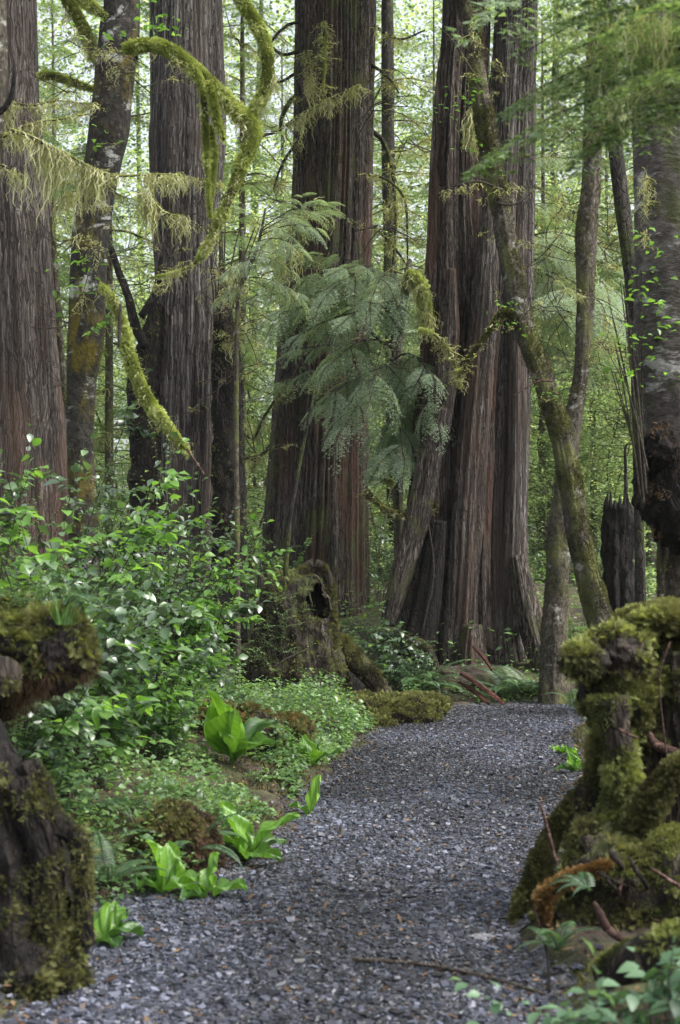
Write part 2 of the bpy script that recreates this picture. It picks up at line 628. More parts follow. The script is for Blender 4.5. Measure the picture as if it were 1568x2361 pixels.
M['alder'] = bark_mat('banded_alder_bark', (.02, .016, .014), (.085, .072, .063), (.22, .20, .185), .36, fib=(4, 4, 9), bump=.8, mosscol=(.045, .05, .02),
                      pale=(.33, .32, .30), pale_amt=.06, psc=(2.2, 2.2, 6), cracks=.08)
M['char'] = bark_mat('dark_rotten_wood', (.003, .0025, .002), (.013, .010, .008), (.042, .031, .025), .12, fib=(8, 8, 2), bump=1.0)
M['dark_bark'] = bark_mat('dark_bark', (.012, .01, .008), (.035, .029, .023), (.085, .072, .06), .4, fib=(8, 8, 3), bump=.9)
M['stump'] = bark_mat('mossy_stump_wood', (.012, .009, .007), (.05, .038, .028), (.13, .105, .08), .3, fib=(6, 6, 2.2), bump=1.0, moss_up=.12, mosscol=(.05, .055, .018))
M['mosswood'] = bark_mat('moss_blanketed_wood', (.02, .013, .008), (.05, .035, .022), (.10, .07, .045), .45, fib=(12, 12, 10), bump=1.0, moss_up=.15, mosscol=(.06, .06, .014))
M['root'] = bark_mat('bare_root_wood', (.04, .02, .016), (.12, .065, .052), (.24, .16, .14), .12, fib=(12, 12, 12))
M['redwood'] = bark_mat('broken_red_wood', (.04, .014, .010), (.10, .036, .025), (.2, .09, .065), .0, fib=(14, 14, 14))
M['twig'] = bark_mat('twig_bark', (.025, .02, .015), (.07, .055, .042), (.16, .14, .12), .3, fib=(20, 20, 20))
M['limb'] = bark_mat('limb_bark', (.016, .013, .010), (.05, .04, .03), (.1, .09, .07), .6, fib=(12, 12, 12), mosscol=(.15, .165, .035), moss_up=.15)
M['moss'] = leaf_mat('moss', (.028, .034, .011), (.095, .112, .033), (.235, .26, .095), .3, .8, .2)
M['moss_limb'] = leaf_mat('limb_moss', (.10, .125, .03), (.27, .32, .085), (.46, .51, .22), .3, .8, .2)
M['moss_dull'] = leaf_mat('dull_moss', (.022, .021, .010), (.07, .073, .026), (.17, .17, .07), .25, .85, .15)
M['moss_orange'] = leaf_mat('orange_moss', (.07, .04, .018), (.17, .095, .035), (.28, .19, .08), .2, .85, .15)
M['lichen'] = leaf_mat('beard_lichen', (.16, .16, .09), (.33, .335, .19), (.50, .51, .32), .35, .9, .1)
M['salal'] = leaf_mat('salal_leaf', (.018, .038, .018), (.05, .10, .045), (.13, .22, .085), .2, .38, 1.0)
M['bright'] = leaf_mat('bright_leaf', (.03, .08, .022), (.08, .18, .035), (.18, .34, .07), .42, .38, .8)
M['pale'] = leaf_mat('pale_leaf', (.03, .07, .035), (.08, .15, .08), (.15, .25, .14), .3, .45, .5)
M['small'] = leaf_mat('small_leaf', (.025, .06, .025), (.085, .165, .06), (.22, .34, .13), .4, .42, .8)
M['back'] = leaf_mat('backlight_tone_leaf', (.022, .042, .018), (.20, .30, .14), (.52, .61, .38), .42, .5, .5)  # backlit glow and shaded pockets are put into the leaf colour
M['hemlock'] = leaf_mat('hemlock_needles', (.12, .17, .12), (.28, .36, .27), (.44, .52, .41), .42, .5, .4)  # lightened beyond real needles to make up for missing light
M['hemlock_bright'] = leaf_mat('bright_hemlock_needles', (.07, .11, .05), (.16, .24, .11), (.30, .40, .19), .35, .5, .4)
M['fern'] = leaf_mat('fern_frond', (.03, .07, .03), (.07, .13, .065), (.14, .22, .11), .3, .4, .5)
M['skunk'] = leaf_mat('skunk_cabbage_leaf', (.04, .09, .03), (.10, .22, .03), (.20, .38, .05), .36, .3, .5)
M['stone'] = leaf_mat('gravel_stone', (.008, .009, .012), (.045, .05, .07), (.20, .215, .28), 0, .5, .6)
M['rock'] = bark_mat('pale_flat_stone', (.12, .12, .13), (.2, .2, .21), (.3, .3, .31), 0, fib=(9, 9, 9), bump=.4)
M['litter'] = leaf_mat('forest_litter', (.03, .018, .012), (.085, .05, .03), (.18, .12, .07), .1, .8, .2)


def ground_mat():
    m, nt, bs, out = mat('forest_floor')
    tc = nt.nodes.new('ShaderNodeTexCoord')
    v = tc.outputs['Object']
    a = tex(nt, (6, 6, 6), v, 8, .7)
    b = tex(nt, (1.1, 1.1, 1.1), v, 5, .65)
    soil = ramp(nt, a, [(.35, (.012, .009, .007)), (.52, (.04, .028, .019)), (.7, (.09, .065, .045))])
    moss = ramp(nt, a, [(.35, (.018, .02, .006)), (.55, (.05, .056, .014)), (.7, (.10, .105, .03))])
    col = mixc(nt, ramp(nt, b, [(.46, (0, 0, 0)), (.56, (1, 1, 1))]), soil, moss)
    nt.links.new(col, bs.inputs['Base Color'])
    bs.inputs['Roughness'].default_value = .95
    bp = nt.nodes.new('ShaderNodeBump')
    bp.inputs['Strength'].default_value = 1
    bp.inputs['Distance'].default_value = .05
    nt.links.new(a, bp.inputs['Height'])
    nt.links.new(bp.outputs[0], bs.inputs['Normal'])
    return m


def path_mat():
    m, nt, bs, out = mat('crushed_stone')
    tc = nt.nodes.new('ShaderNodeTexCoord')
    v = tc.outputs['Object']
    vo = nt.nodes.new('ShaderNodeTexVoronoi')
    vo.inputs['Scale'].default_value = 48
    nt.links.new(v, vo.inputs[0])
    sx = nt.nodes.new('ShaderNodeSeparateColor')
    nt.links.new(vo.outputs['Color'], sx.inputs[0])
    b = tex(nt, (.9, .9, .9), v, 6, .65)
    f = mathn(nt, 'ADD', mathn(nt, 'MULTIPLY', sx.outputs[0], .75), mathn(nt, 'MULTIPLY', b, .35))
    col = ramp(nt, f, [(.12, (.018, .018, .02)), (.5, (.06, .063, .075)), (.95, (.17, .175, .2))])
    wet = tex(nt, (1.6, .8, 1), v, 5, .6)
    col = mixc(nt, ramp(nt, wet, [(.45, (0, 0, 0)), (.62, (.7, .7, .7))]), col, (.026, .02, .016, 1))
    nt.links.new(col, bs.inputs['Base Color'])
    bs.inputs['Roughness'].default_value = .6
    bp = nt.nodes.new('ShaderNodeBump')
    bp.inputs['Strength'].default_value = 1
    bp.inputs['Distance'].default_value = .012
    bp.invert = True
    nt.links.new(vo.outputs['Distance'], bp.inputs['Height'])
    nt.links.new(bp.outputs[0], bs.inputs['Normal'])
    return m


M['ground'] = ground_mat()
M['path'] = path_mat()

# ------------------------------------------------------------------ terrain and path
PC = np.array([(-.25, -8, 1.1), (-.25, 2, 1.1), (-.2, 4.9, .90), (-.24, 5.8, .88), (-.06, 6.5, .82), (.25, 7.5, .68), (.48, 8.8, .70),
               (.75, 10.6, .82), (1.2, 13.4, .87), (1.68, 15.4, .9), (2.6, 16.5, .85), (4.2, 17.2, .8), (7, 18, .8), (14, 20, .8)])
_pc, _pw = resample(np.c_[PC[:, :2], np.zeros(len(PC))], PC[:, 2], 0.12)
_tan = nrm(np.gradient(_pc[:, :2], axis=0))


def path_dist(x, y):
    """signed distance outside the path edge, and the side (-1 left)"""
    x, y = np.atleast_1d(np.asarray(x, float)), np.atleast_1d(np.asarray(y, float))
    sh = x.shape
    x, y = x.ravel(), y.ravel()
    d = np.empty(len(x))
    sd = np.empty(len(x))
    for a in range(0, len(x), 20000):
        dx = x[a:a + 20000, None] - _pc[None, :, 0]
        dy = y[a:a + 20000, None] - _pc[None, :, 1]
        D = np.hypot(dx, dy) - _pw[None]
        k = D.argmin(1)
        q = np.arange(len(k))
        d[a:a + 20000] = D[q, k]
        sd[a:a + 20000] = np.sign(_tan[k, 1] * dx[q, k] - _tan[k, 0] * dy[q, k])
    d = d + (noise(x * 2.2, y * 2.2, 0, 3) - .5) * .22
    return d.reshape(sh), sd.reshape(sh)


def sstep(a, b, x):
    t = np.clip((x - a) / (b - a), 0, 1)      # also falls when a > b
    return t * t * (3 - 2 * t)


def H(x, y):
    x, y = np.asarray(x, float), np.asarray(y, float)
    d, sd = path_dist(x, y)
    d, sd = d.reshape(x.shape), sd.reshape(x.shape)
    left = .10 * sstep(0, .25, d) + .30 * sstep(.1, 1.6, d) + .25 * sstep(1.5, 5, d)
    right = .10 * sstep(0, .2, d) + .15 * sstep(.1, 1.5, d)
    left = left * (1 - .6 * sstep(10, 13, y) * sstep(19.5, 17.5, y))
    h = np.where(sd < 0, left, right)
    h = h + .55 * sstep(18.5, 24, y) * sstep(0, 2, d) + .02 * np.clip(y - 24, 0, 60) + .6 * sstep(2.5, 9, np.abs(x)) * sstep(6, 12, y)
    h = h + (fbm(x * 1.3, y * 1.3, 0, 21, 3) - .5) * .35 * sstep(0, 1.2, d) + (fbm(x * 6, y * 6, 0, 22, 3) - .5) * .08 * sstep(-.05, .3, d)
    h = h + (noise(x * .7, y * .7, 0, 5) - .5) * .05
    return h


def Hz(x, y):
    return float(H(np.array([x]), np.array([y]))[0])


def hit(px, py):
    """where the line of sight through a photo pixel meets the ground"""
    d = np.linspace(2.5, 40, 1500)
    x = (px - CX) / FPX * d
    z = CH + (HY - py) / FPX * d
    k = np.nonzero(z < H(x, d))[0]
    k = k[0] if len(k) else len(d) - 1
    return np.array([x[k], d[k], Hz(x[k], d[k])])


def grid(mb, xs, ys, zf):
    X, Y = np.meshgrid(xs, ys)
    Z = zf(X, Y)
    n, m = X.shape
    i, j = np.meshgrid(np.arange(n - 1), np.arange(m - 1), indexing='ij')
    Q = np.stack([i * m + j, i * m + j + 1, (i + 1) * m + j + 1, (i + 1) * m + j], -1).reshape(-1, 4)
    mb.add(np.stack([X, Y, Z], -1), Q)
    return X, Y, Z


xs = np.concatenate([np.linspace(-90, -10, 30)[:-1], np.linspace(-10, -4, 40)[:-1], np.linspace(-4, 5, 180)[:-1], np.linspace(5, 11, 40)[:-1], np.linspace(11, 90, 30)])
ys = np.concatenate([np.linspace(-40, 2, 40)[:-1], np.linspace(2, 20, 300)[:-1], np.linspace(20, 34, 70)[:-1], np.linspace(34, 140, 50)])
mb = MB()
grid(mb, xs, ys, H)
tag(mb.build('ground', M['ground']), 'dark mossy forest floor beside the gravel path', 'ground', kind='structure')

# the path: a sheet of its own just above the ground, with ragged edges
mb = MB()
X, Y, Z = grid(mb, np.linspace(-1.8, 7.5, 170), np.linspace(-4, 18.5, 330), lambda x, y: H(x, y) + .010 + (fbm(x * 25, y * 25, 0, 8, 3) - .5) * .014)
V, Q, T, R = mb.arrays()
dd, _ = path_dist(V[:, 0], V[:, 1])
keep = (dd[Q].min(1) < .04)
mb.q = [Q[keep]]
tag(mb.build('path', M['path']), 'winding path of dark crushed blue-grey stone', 'path', kind='structure')

# loose stones of the path
r = np.random.default_rng(5)


def stone_tmpl(seed):
    q = np.random.default_rng(seed)
    v = np.array([[x, y, z] for x in (-1, 1) for y in (-1, 1) for z in (-1, 1)], float) * .5
    v = v * q.uniform(.55, 1.1, (8, 3)) * np.array([1, .8, .42])
    f = [(0, 1, 3), (0, 3, 2), (4, 6, 7), (4, 7, 5), (0, 4, 5), (0, 5, 1), (2, 3, 7), (2, 7, 6), (0, 2, 6), (0, 6, 4), (1, 5, 7), (1, 7, 3)]
    return v, np.array(f)


ST = [stone_tmpl(i) for i in range(6)]
N = 210000
yy = 3.6 + (18 - 3.6) * r.uniform(size=N) ** 1.35
xx = np.interp(yy, _pc[:, 1], _pc[:, 0]) + r.uniform(-1.25, 1.25, N)
far = yy > 15
xx[far] += r.uniform(-.3, 2.5, far.sum())
dd, _ = path_dist(xx, yy)
k = dd < r.exponential(.07, N) - .02
xx, yy = xx[k], yy[k]
zz = H(xx, yy) + .012
n = len(xx)
sz = np.clip(r.lognormal(math.log(.0112), .48, n), .005, .05)
mb = MB()
kk = r.integers(0, 6, n)
patch = noise(xx * 1.4, yy * .9, 0, 44)
for q in range(6):
    m = kk == q
    c = m.sum()
    scatter(mb, ST[q][0], ST[q][1], np.stack([xx[m], yy[m], zz[m] + sz[m] * .1], -1), np.stack([r.normal(size=c), r.normal(size=c), r.normal(0, .22, c)], -1),
            np.stack([r.normal(0, .25, c), r.normal(0, .25, c), np.ones(c)], -1), sz[m], np.clip(r.beta(1.4, 2.7, c) + (patch[m] - .5) * .55, 0, 1))
tag(mb.build('gravel', M['stone'], smooth=False), 'loose crushed blue-grey stones of the path', 'gravel', kind='stuff')

# litter: needles, bark flakes and dead leaves at the path's edge and on the floor
N = 26000
yy = 3.8 + 17 * r.uniform(size=N) ** 1.2
xx = np.interp(yy, _pc[:, 1], _pc[:, 0]) + r.normal(0, 1.7, N)
dd, _ = path_dist(xx, yy)
k = (dd > -.12) | (r.uniform(size=N) < .3)
xx, yy = xx[k], yy[k]
n = len(xx)
mb = MB()
scatter(mb, QLEAF[0], QLEAF[1], np.stack([xx, yy, H(xx, yy) + .018], -1), np.stack([r.normal(size=n), r.normal(size=n), r.normal(0, .25, n)], -1),
        np.stack([r.normal(0, .4, n), r.normal(0, .4, n), np.ones(n)], -1), np.stack([r.uniform(.006, .02, n), r.uniform(.015, .06, n), np.full(n, .02)], -1), r.uniform(0, 1, n))
tag(mb.build('litter', M['litter']), 'brown needles and dead leaves on the floor beside the path', 'leaf litter', kind='stuff')


# ------------------------------------------------------------------ plants: generators
def put(mb, arr, A, t):
    V, Q, T, R = arr
    mb.add(V @ np.asarray(A).T + np.asarray(t), Q if len(Q) else None, T if len(T) else None, R)


def orient(yaw, pitch=0.0, roll=0.0, s=1.0):
    """+Y of the part turned to yaw (0 = +Y, positive = towards -X), pitched up"""
    cy, sy, cp, sp, cr, sr = math.cos(yaw), math.sin(yaw), math.cos(pitch), math.sin(pitch), math.cos(roll), math.sin(roll)
    Rz = np.array([[cy, -sy, 0], [sy, cy, 0], [0, 0, 1]])
    Rx = np.array([[1, 0, 0], [0, cp, -sp], [0, sp, cp]])
    Ry = np.array([[cr, 0, sr], [0, 1, 0], [-sr, 0, cr]])
    return Rz @ Rx @ Ry * s


def bough(seed, L=1.0, nt=22, sub=True, droop=.35, needle=.026, wide=.42, nb=2, fine=1.0):
    """one flat hemlock spray of length L along +Y: (needles, wood)"""
    r = np.random.default_rng(seed)
    nd, wd = MB(), MB()
    nw = needle * 1.0

    def spine(t):
        return np.stack([.03 * np.sin(t * 5 + seed), t, -droop * t ** 2 * .8 + .05 * np.sin(t * 3)], -1) * L
    ts = np.linspace(0, 1, 9)
    tube(wd, spine(ts), np.linspace(.010, .002, 9) * L, 4, .2 * L, cap=False)
    P0, D0 = [], []
    for k, t in enumerate(np.linspace(.06, .99, nt)):
        for sgn in (-1, 1):
            if r.uniform() < .1:
                continue
            l = wide * L * (math.sin(min(1, t * 1.6 + .25) * math.pi * .5)) * (1 - t ** 2 * .8) * r.uniform(.6, 1.15)
            a = math.radians(r.uniform(48, 66))
            p = spine(np.array([t]))[0]
            d = np.array([sgn * math.sin(a), math.cos(a), -.12 - .25 * t])
            n = max(3, int(l / (.035 * L * fine)))
            u = np.linspace(0, 1, n + 1)[1:]
            pts = p + d * l * u[:, None] + np.array([0, 0, -.35]) * l * (u ** 2)[:, None]
            P0.append(pts)
            D0.append(np.repeat(nrm(d + np.array([0, 0, -.2]))[None], n, 0))
            if sub:
                for w, (pp, uu) in enumerate(zip(pts, u)):
                    if w % 2 == 0:
                        continue
                    for s2 in (-1, 1):
                        l2 = l * .38 * (1.1 - uu) * r.uniform(.6, 1.2)
                        b = s2 * math.radians(50)
                        d2 = np.array([d[0] * math.cos(b) - d[1] * math.sin(b), d[0] * math.sin(b) + d[1] * math.cos(b), d[2] - .15])
                        n2 = max(2, int(l2 / (.03 * L * fine)))
                        u2 = np.linspace(0, 1, n2 + 1)[1:]
                        P0.append(pp + d2 * l2 * u2[:, None] + np.array([0, 0, -.3]) * l2 * (u2 ** 2)[:, None])
                        D0.append(np.repeat(nrm(d2)[None], n2, 0))
    Pn, Dn = np.vstack(P0), np.vstack(D0)
    n = len(Pn)
    for s in (-1, 1)[:nb]:
        side = nrm(np.cross(Dn, [0, 0, 1.0])) * s
        dirn = nrm(Dn * .8 + side * .75 + r.normal(0, .18, (n, 3)))
        up = np.array([0, 0, 1.0]) + r.normal(0, .35, (n, 3))
        ll = needle * L * r.uniform(.7, 1.4, n)
        scatter(nd, BLADE[0], BLADE[1], Pn - Dn * .3 * needle * L, dirn, up, np.stack([ll * .5, ll * 1.25, ll], -1), np.clip(r.normal(.45, .22, n), 0, 1))
    return nd.arrays(), wd.arrays()


BOUGH_FINE = [bough(40 + i, 1.0, 20, True, .4 + .15 * i, .027, .40, 2, .85) for i in range(4)]
BOUGH = [bough(i, 1.0, 24, True, .25 + .1 * i) for i in range(4)]
BOUGH_LO = [bough(10 + i, 1.0, 13, False, .3 + .12 * i, .075, .42) for i in range(4)]


def leafy(seed, h, spread, nstem, leaf_len, tmpl=LEAF, per=16, twigs=3, flat=.7, wid=1.0, stem_r=.004, arch=.5, start=.25):
    """a leafy shrub from the origin: (leaves, stems)"""
    r = np.random.default_rng(seed)
    lf, st = MB(), MB()
    lp, ld, lr = [], [], []

    def run(p0, d0, L, rad, n, s0):
        k = 6
        pts = [np.array(p0, float)]
        d = nrm(np.array(d0, float))
        for q in range(k):
            d = nrm(d + r.normal(0, .16, 3) + np.array([0, 0, -.10 * arch]))
            pts.append(pts[-1] + d * L / k)
        pts = np.array(pts)
        tube(st, pts, np.linspace(rad, rad * .35, len(pts)), 4, L / 6, cap=False)
        t = np.linspace(s0, 1, n)
        tt = t * k
        C = np.stack([np.interp(tt, np.arange(k + 1), pts[:, c]) for c in range(3)], -1)
        D = nrm(np.stack([np.interp(np.clip(tt, 0, k - .01), np.arange(k) + .5, np.diff(pts[:, c])) for c in range(3)], -1))
        sgn = np.where(np.arange(n) % 2 == 0, 1, -1)[:, None]
        sd = nrm(np.cross(D, [0, 0, 1.0]) + r.normal(0, .25, (n, 3)))
        dr = D * np.array([.5, .5, .12]) + sd * sgn + r.normal(0, .22, (n, 3)) + np.array([0, 0, -.12])
        dr[-1] = D[-1] * np.array([1, 1, .3])
        lp.append(C)
        ld.append(dr)
        lr.append(np.clip(r.uniform(.15, .85, n) + (t - .6) * .5, 0, 1))
        return pts, D
    for s in range(nstem):
        a = r.uniform(0, 2 * math.pi)
        lean = r.uniform(.1, 1) * spread / h
        L = h * math.sqrt(1 + lean * lean) * r.uniform(.6, 1.08)
        p0 = np.array([math.cos(a), math.sin(a), 0]) * r.uniform(0, .25) * spread
        pts, _ = run(p0, (math.cos(a) * lean, math.sin(a) * lean, 1), L, stem_r, per, start)
        for w in range(twigs):
            q = r.integers(2, 6)
            b = a + r.uniform(-1.6, 1.6)
            run(pts[q], (math.cos(b), math.sin(b), r.uniform(.0, .7)), min(L * r.uniform(.22, .42), r.uniform(.2, .38)), stem_r * .5, max(4, per * 2 // 3), .12)
    lp, ld, lr = np.vstack(lp), np.vstack(ld), np.concatenate(lr)
    n = len(lp)
    up = np.array([0, 0, flat]) + r.normal(0, .38, (n, 3))
    sc = leaf_len * r.uniform(.55, 1.2, n)
    scatter(lf, tmpl[0], tmpl[1], lp, ld, up, np.stack([sc * wid, sc, sc], -1), lr)
    return lf, st


def frond(mb, p, yaw, L, lift=.9, curl=1.0, seed=0, n=34):
    """one arching sword-fern frond"""
    r = np.random.default_rng(seed)
    t = np.linspace(0, 1, n)
    ang = lift * 1.25 - curl * 1.5 * t
    dy, dz = np.cos(ang), np.sin(ang)
    C = np.stack([.06 * np.sin(t * 3 + seed) * t, np.cumsum(dy) / n, np.cumsum(dz) / n], -1) * L
    D = nrm(np.gradient(C, axis=0))
    A = orient(yaw)
    C2, D2 = C @ A.T + p, D @ A.T
    side = nrm(np.cross(D2, [0, 0, 1.0]))
    w = L * .15 * np.sin(np.clip(t * 1.05 + .06, 0, 1) ** .7 * math.pi) ** .8 + .004
    for s in (-1, 1):
        dr = side * s + D2 * .3 + np.array([0, 0, -.12])
        up = np.cross(side, D2) * 1.0 + r.normal(0, .12, (n, 3))
        scatter(mb, SMALL_LEAF[0], SMALL_LEAF[1], C2[2:], dr[2:], up[2:], np.stack([np.full(n - 2, L / n * 1.3), w[2:], w[2:]], -1), np.clip(r.normal(.5, .15, n - 2) + .2 * t[2:], 0, 1))
    tube(mb, C2[::4], np.full(len(C2[::4]), .0035), 3, L / 8, cap=False, rnd=.2)


def fern_clump(seed, n, L, spread=1.0, a0=0.0, a1=2 * math.pi):
    r = np.random.default_rng(seed)
    mb = MB()
    for k in range(n):
        yaw = a0 + (a1 - a0) * (k + r.uniform(0, .7)) / n
        frond(mb, np.array([0, 0, .02]), yaw, L * r.uniform(.65, 1.1), r.uniform(.55, 1.0) * spread, r.uniform(.8, 1.3), seed * 31 + k)
    return mb


def big_leaf(mb, p, yaw, L, W, lift, curl, seed, rnd):
    """one broad ribbed skunk-cabbage leaf on a short stalk"""
    r = np.random.default_rng(seed)
    nl, nw = 30, 13
    t = np.linspace(0, 1, nl)
    ang = lift - curl * t ** 1.3
    C = np.stack([np.zeros(nl), np.cumsum(np.cos(ang)) / nl, np.cumsum(np.sin(ang)) / nl], -1) * L
    D = nrm(np.gradient(C, axis=0))
    N = np.cross(np.array([1.0, 0, 0]), D)
    w = W * (np.sin(np.clip((t - .12) / .88, 0, 1) ** .75 * math.pi) ** .75) + .012
    u = np.linspace(-1, 1, nw)
    V = C[:, None] + u[None, :, None] * w[:, None, None] * .5 * np.array([1, 0, 0]) \
        + N[:, None] * (np.abs(u)[None, :, None] ** 1.2 * w[:, None, None] * .30 + .018 * np.sin(u * 7 + t[:, None] * 14 + seed)[..., None] * np.abs(u)[None, :, None])
    A = orient(yaw, 0, r.uniform(-.3, .3))
    V = V.reshape(-1, 3) @ A.T + p
    i, j = np.meshgrid(np.arange(nl - 1), np.arange(nw - 1), indexing='ij')
    Q = np.stack([i * nw + j, i * nw + j + 1, (i + 1) * nw + j + 1, (i + 1) * nw + j], -1).reshape(-1, 4)
    rr = np.clip(rnd * .75 - .3 * (np.abs(u) < .1)[None, :] + .16 * np.sin((t[:, None] - .35 * np.abs(u)[None, :]) * 46) + .35 * (noise(t[:, None] * 5, u[None, :] * 2, seed, 3) - .5), 0, 1).ravel()
    mb.add(V, Q, None, rr)


def blades(mb, p, n, L, seed, spread=.5, w=.008):
    r = np.random.default_rng(seed)
    a = r.uniform(0, 2 * math.pi, n)
    d = np.stack([np.cos(a) * spread, np.sin(a) * spread, np.ones(n)], -1) + r.normal(0, .15, (n, 3))
    scatter(mb, BLADE[0], BLADE[1], np.asarray(p) + r.normal(0, .02, (n, 3)) * [1, 1, 0], d, r.normal(size=(n, 3)), np.stack([np.full(n, w), L * r.uniform(.5, 1.1, n), np.full(n, 1.)], -1), r.uniform(.3, 1, n))


# ------------------------------------------------------------------ trees with trunks in the picture
def axis(rows, d, gx=0.0):
    """rows (px centre, py, half-width px) -> points, radii; carried down into the ground and up out of frame"""
    rows = [tuple(q) for q in rows]
    pts = [P(q[0], q[1], d) for q in rows]
    rad = [q[2] / FPX * d for q in rows]
    return pts, rad


def with_ends(pts, rad, top, foot_flare=1.0):
    """path from below ground to the height top (m); rows come top first"""
    pts, rad = list(pts[::-1]), list(rad[::-1])
    g = Hz(pts[0][0], pts[0][1]) - .15
    if pts[0][2] > g + .15:
        d = (pts[0] - pts[1]) / max(1e-6, (pts[1][2] - pts[0][2]))
        dz = pts[0][2] - g
        pts.insert(0, np.array([pts[0][0] + d[0] * dz * .6, pts[0][1], g]))
        rad.insert(0, rad[0] * foot_flare)
    if top > pts[-1][2] + .3:
        s = (pts[-1] - pts[-2]) / (pts[-1][2] - pts[-2][2])
        z0 = pts[-1][2]
        n = 3
        for k in range(1, n + 1):
            dz = (top - z0) * k / n
            pts.append(pts[len(pts) - 1] * 0 + np.array([pts[-1][0] + s[0] * (top - z0) / n * .4, pts[-1][1], z0 + dz]))
            rad.append(rad[-1] * (.85 if k < n else .35))
    return np.array(pts), np.array(rad)


# crowns stand above the frame and shade what is below; they use few, large sprays
def high_crown(mb, base, z0, z1, rad, n, seed):
    r = np.random.default_rng(seed)
    for k in range(n):
        z = z0 + (z1 - z0) * r.uniform()
        q = rad * (1.15 - .8 * (z - z0) / (z1 - z0)) * r.uniform(.6, 1.1)
        put(mb, BOUGH_LO[k % 4][0], orient(r.uniform(0, 6.283), r.uniform(-.1, .35), r.uniform(-.4, .4), q), (base[0], base[1], z))


def branch_droop(p0, yaw, L, sag=.6, hook=.25, seed=0, rise=.1, n=9):
    """a dead branch: leaves the trunk, sags and lifts at the tip"""
    r = np.random.default_rng(seed)
    t = np.linspace(0, 1, n)
    z = rise * t * L - sag * L * np.sin(t * math.pi * .62) * t + hook * L * t ** 4
    side = np.cumsum(r.normal(0, .02, n)) * L
    x = t * L * .9
    d = np.array([math.cos(yaw), math.sin(yaw)])
    return np.stack([p0[0] + d[0] * x - d[1] * side, p0[1] + d[1] * x + d[0] * side, p0[2] + z], -1)

# ------------------------------------------------------------------ shared high crown
def link_mesh(name, me, parent, scale=(1, 1, 1), off=(0, 0, 0), rz=0.0):
    o = bpy.data.objects.new(name, me)
    SC.collection.objects.link(o)
    o.parent = parent
    o.location = off
    o.scale = scale
    o.rotation_euler = (0, 0, rz)
    return o


mb = MB()
high_crown(mb, (0, 0, 0), 13.5, 26, 3.6, 24, 3)
CROWN = mb.mesh('crown', M['hemlock'])


def big_tree(name, label, cat, rows, d, m, top=24, seg=96, step=.05, disp=None, seed=1, crown=1.0, flare=1.15, fz=None, foot=True):
    pts, rad = axis(rows, d)
    pts, rad = with_ends(pts, rad, top, flare)
    if not foot:
        pts, rad = pts[1:], rad[1:]
    base = np.array([pts[0][0], pts[0][1], Hz(pts[0][0], pts[0][1])])
    root = thing(name, label, cat, base)
    # fine rings only where the picture shows them
    zt = CH + HY / FPX * d + .4
    mb = MB()
    k = np.nonzero(pts[:, 2] < zt)[0][-1] + 1
    k = min(k, len(pts) - 1)
    tube(mb, pts[:k + 1], rad[:k + 1], seg, step, disp or bark_disp(seed), cap=True)
    if k + 1 < len(pts):
        tube(mb, pts[k:], rad[k:], max(12, seg // 4), .6, None, cap=True)
    arr = mb.arrays()
    mb.build('trunk', m, root)
    if fz:
        f = MB()
        fuzz(f, arr, *fz[:2], seed=seed, **fz[3])
        f.build('moss', M[fz[2]], root)
    if crown:
        link_mesh('crown', CROWN, root, (crown, crown, 1), (pts[-1][0] - base[0], 0, -base[2]), seed * 1.3)
    return root, arr


def limb(root, pts, d, m='limb', seg=10, step=.04, amp=.22, seed=1, fz=0, fl=.016, fm='moss_limb', name='branch', hang=None, fup=.3):
    """pts rows (px, py, halfwidth px[, extra depth])"""
    A = PL([(q[0], q[1], q[3]) if len(q) > 3 else (q[0], q[1]) for q in pts], d)
    R = np.array([q[2] for q in pts]) / FPX * d * (.78 if fz and m == 'limb' else 1)
    mb = MB()
    tube(mb, A, R, seg, step, lump_disp(seed, amp, 2.5, 7), cap=True)
    o = mb.build(name, M[m], root)
    if fz:
        f = MB()
        arr = mb_arr(A, R, seg, step, seed, amp)
        pat = lambda c, N: np.clip(noise(c[:, 0] * 6, c[:, 1] * 6, c[:, 2] * 6, seed) * 3 - .7, .08, 1)
        fuzz(f, arr, fz, fl * .9, seed=seed, wid=.25, up=fup, droop=.5, cond=pat)
        fuzz(f, arr, fz // 5, fl * 1.1, seed=seed + 1, up=-.3, droop=.9, cond=pat, feather=True)
        f.build('moss', M[fm], root)
    if hang:
        f = MB()
        lichen(f, A, hang[0], hang[1], hang[2], seed=seed, w=.0007 * d if len(hang) < 4 else hang[3])
        f.build('hanging_lichen', M['lichen'], root)
    return o


def mb_arr(A, R, seg, step, seed, amp):
    t = MB()
    tube(t, A, R, seg, step, lump_disp(seed, amp, 2.5, 7), cap=True)
    return t.arrays()


def hang_on(root, pts, d, dens, l0, l1, seed, w=None, env=None, wood=None):
    A = PL(pts, d)
    f = MB()
    lichen(f, A, dens, l0, l1, seed=seed, w=w or .00065 * d, env=env)
    f.build('hanging_lichen', M['lichen'], root)
    if wood:
        t = MB()
        tube(t, A, np.linspace(wood, wood * .4, len(A)), 5, .05, lump_disp(seed, .4, 2, 9))
        t.build('branch', M['limb'], root)
        g = MB()
        fuzz(g, t.arrays(), int(500 * len(A)), .012, seed=seed, wid=.3)
        g.build('moss', M['moss'], root)


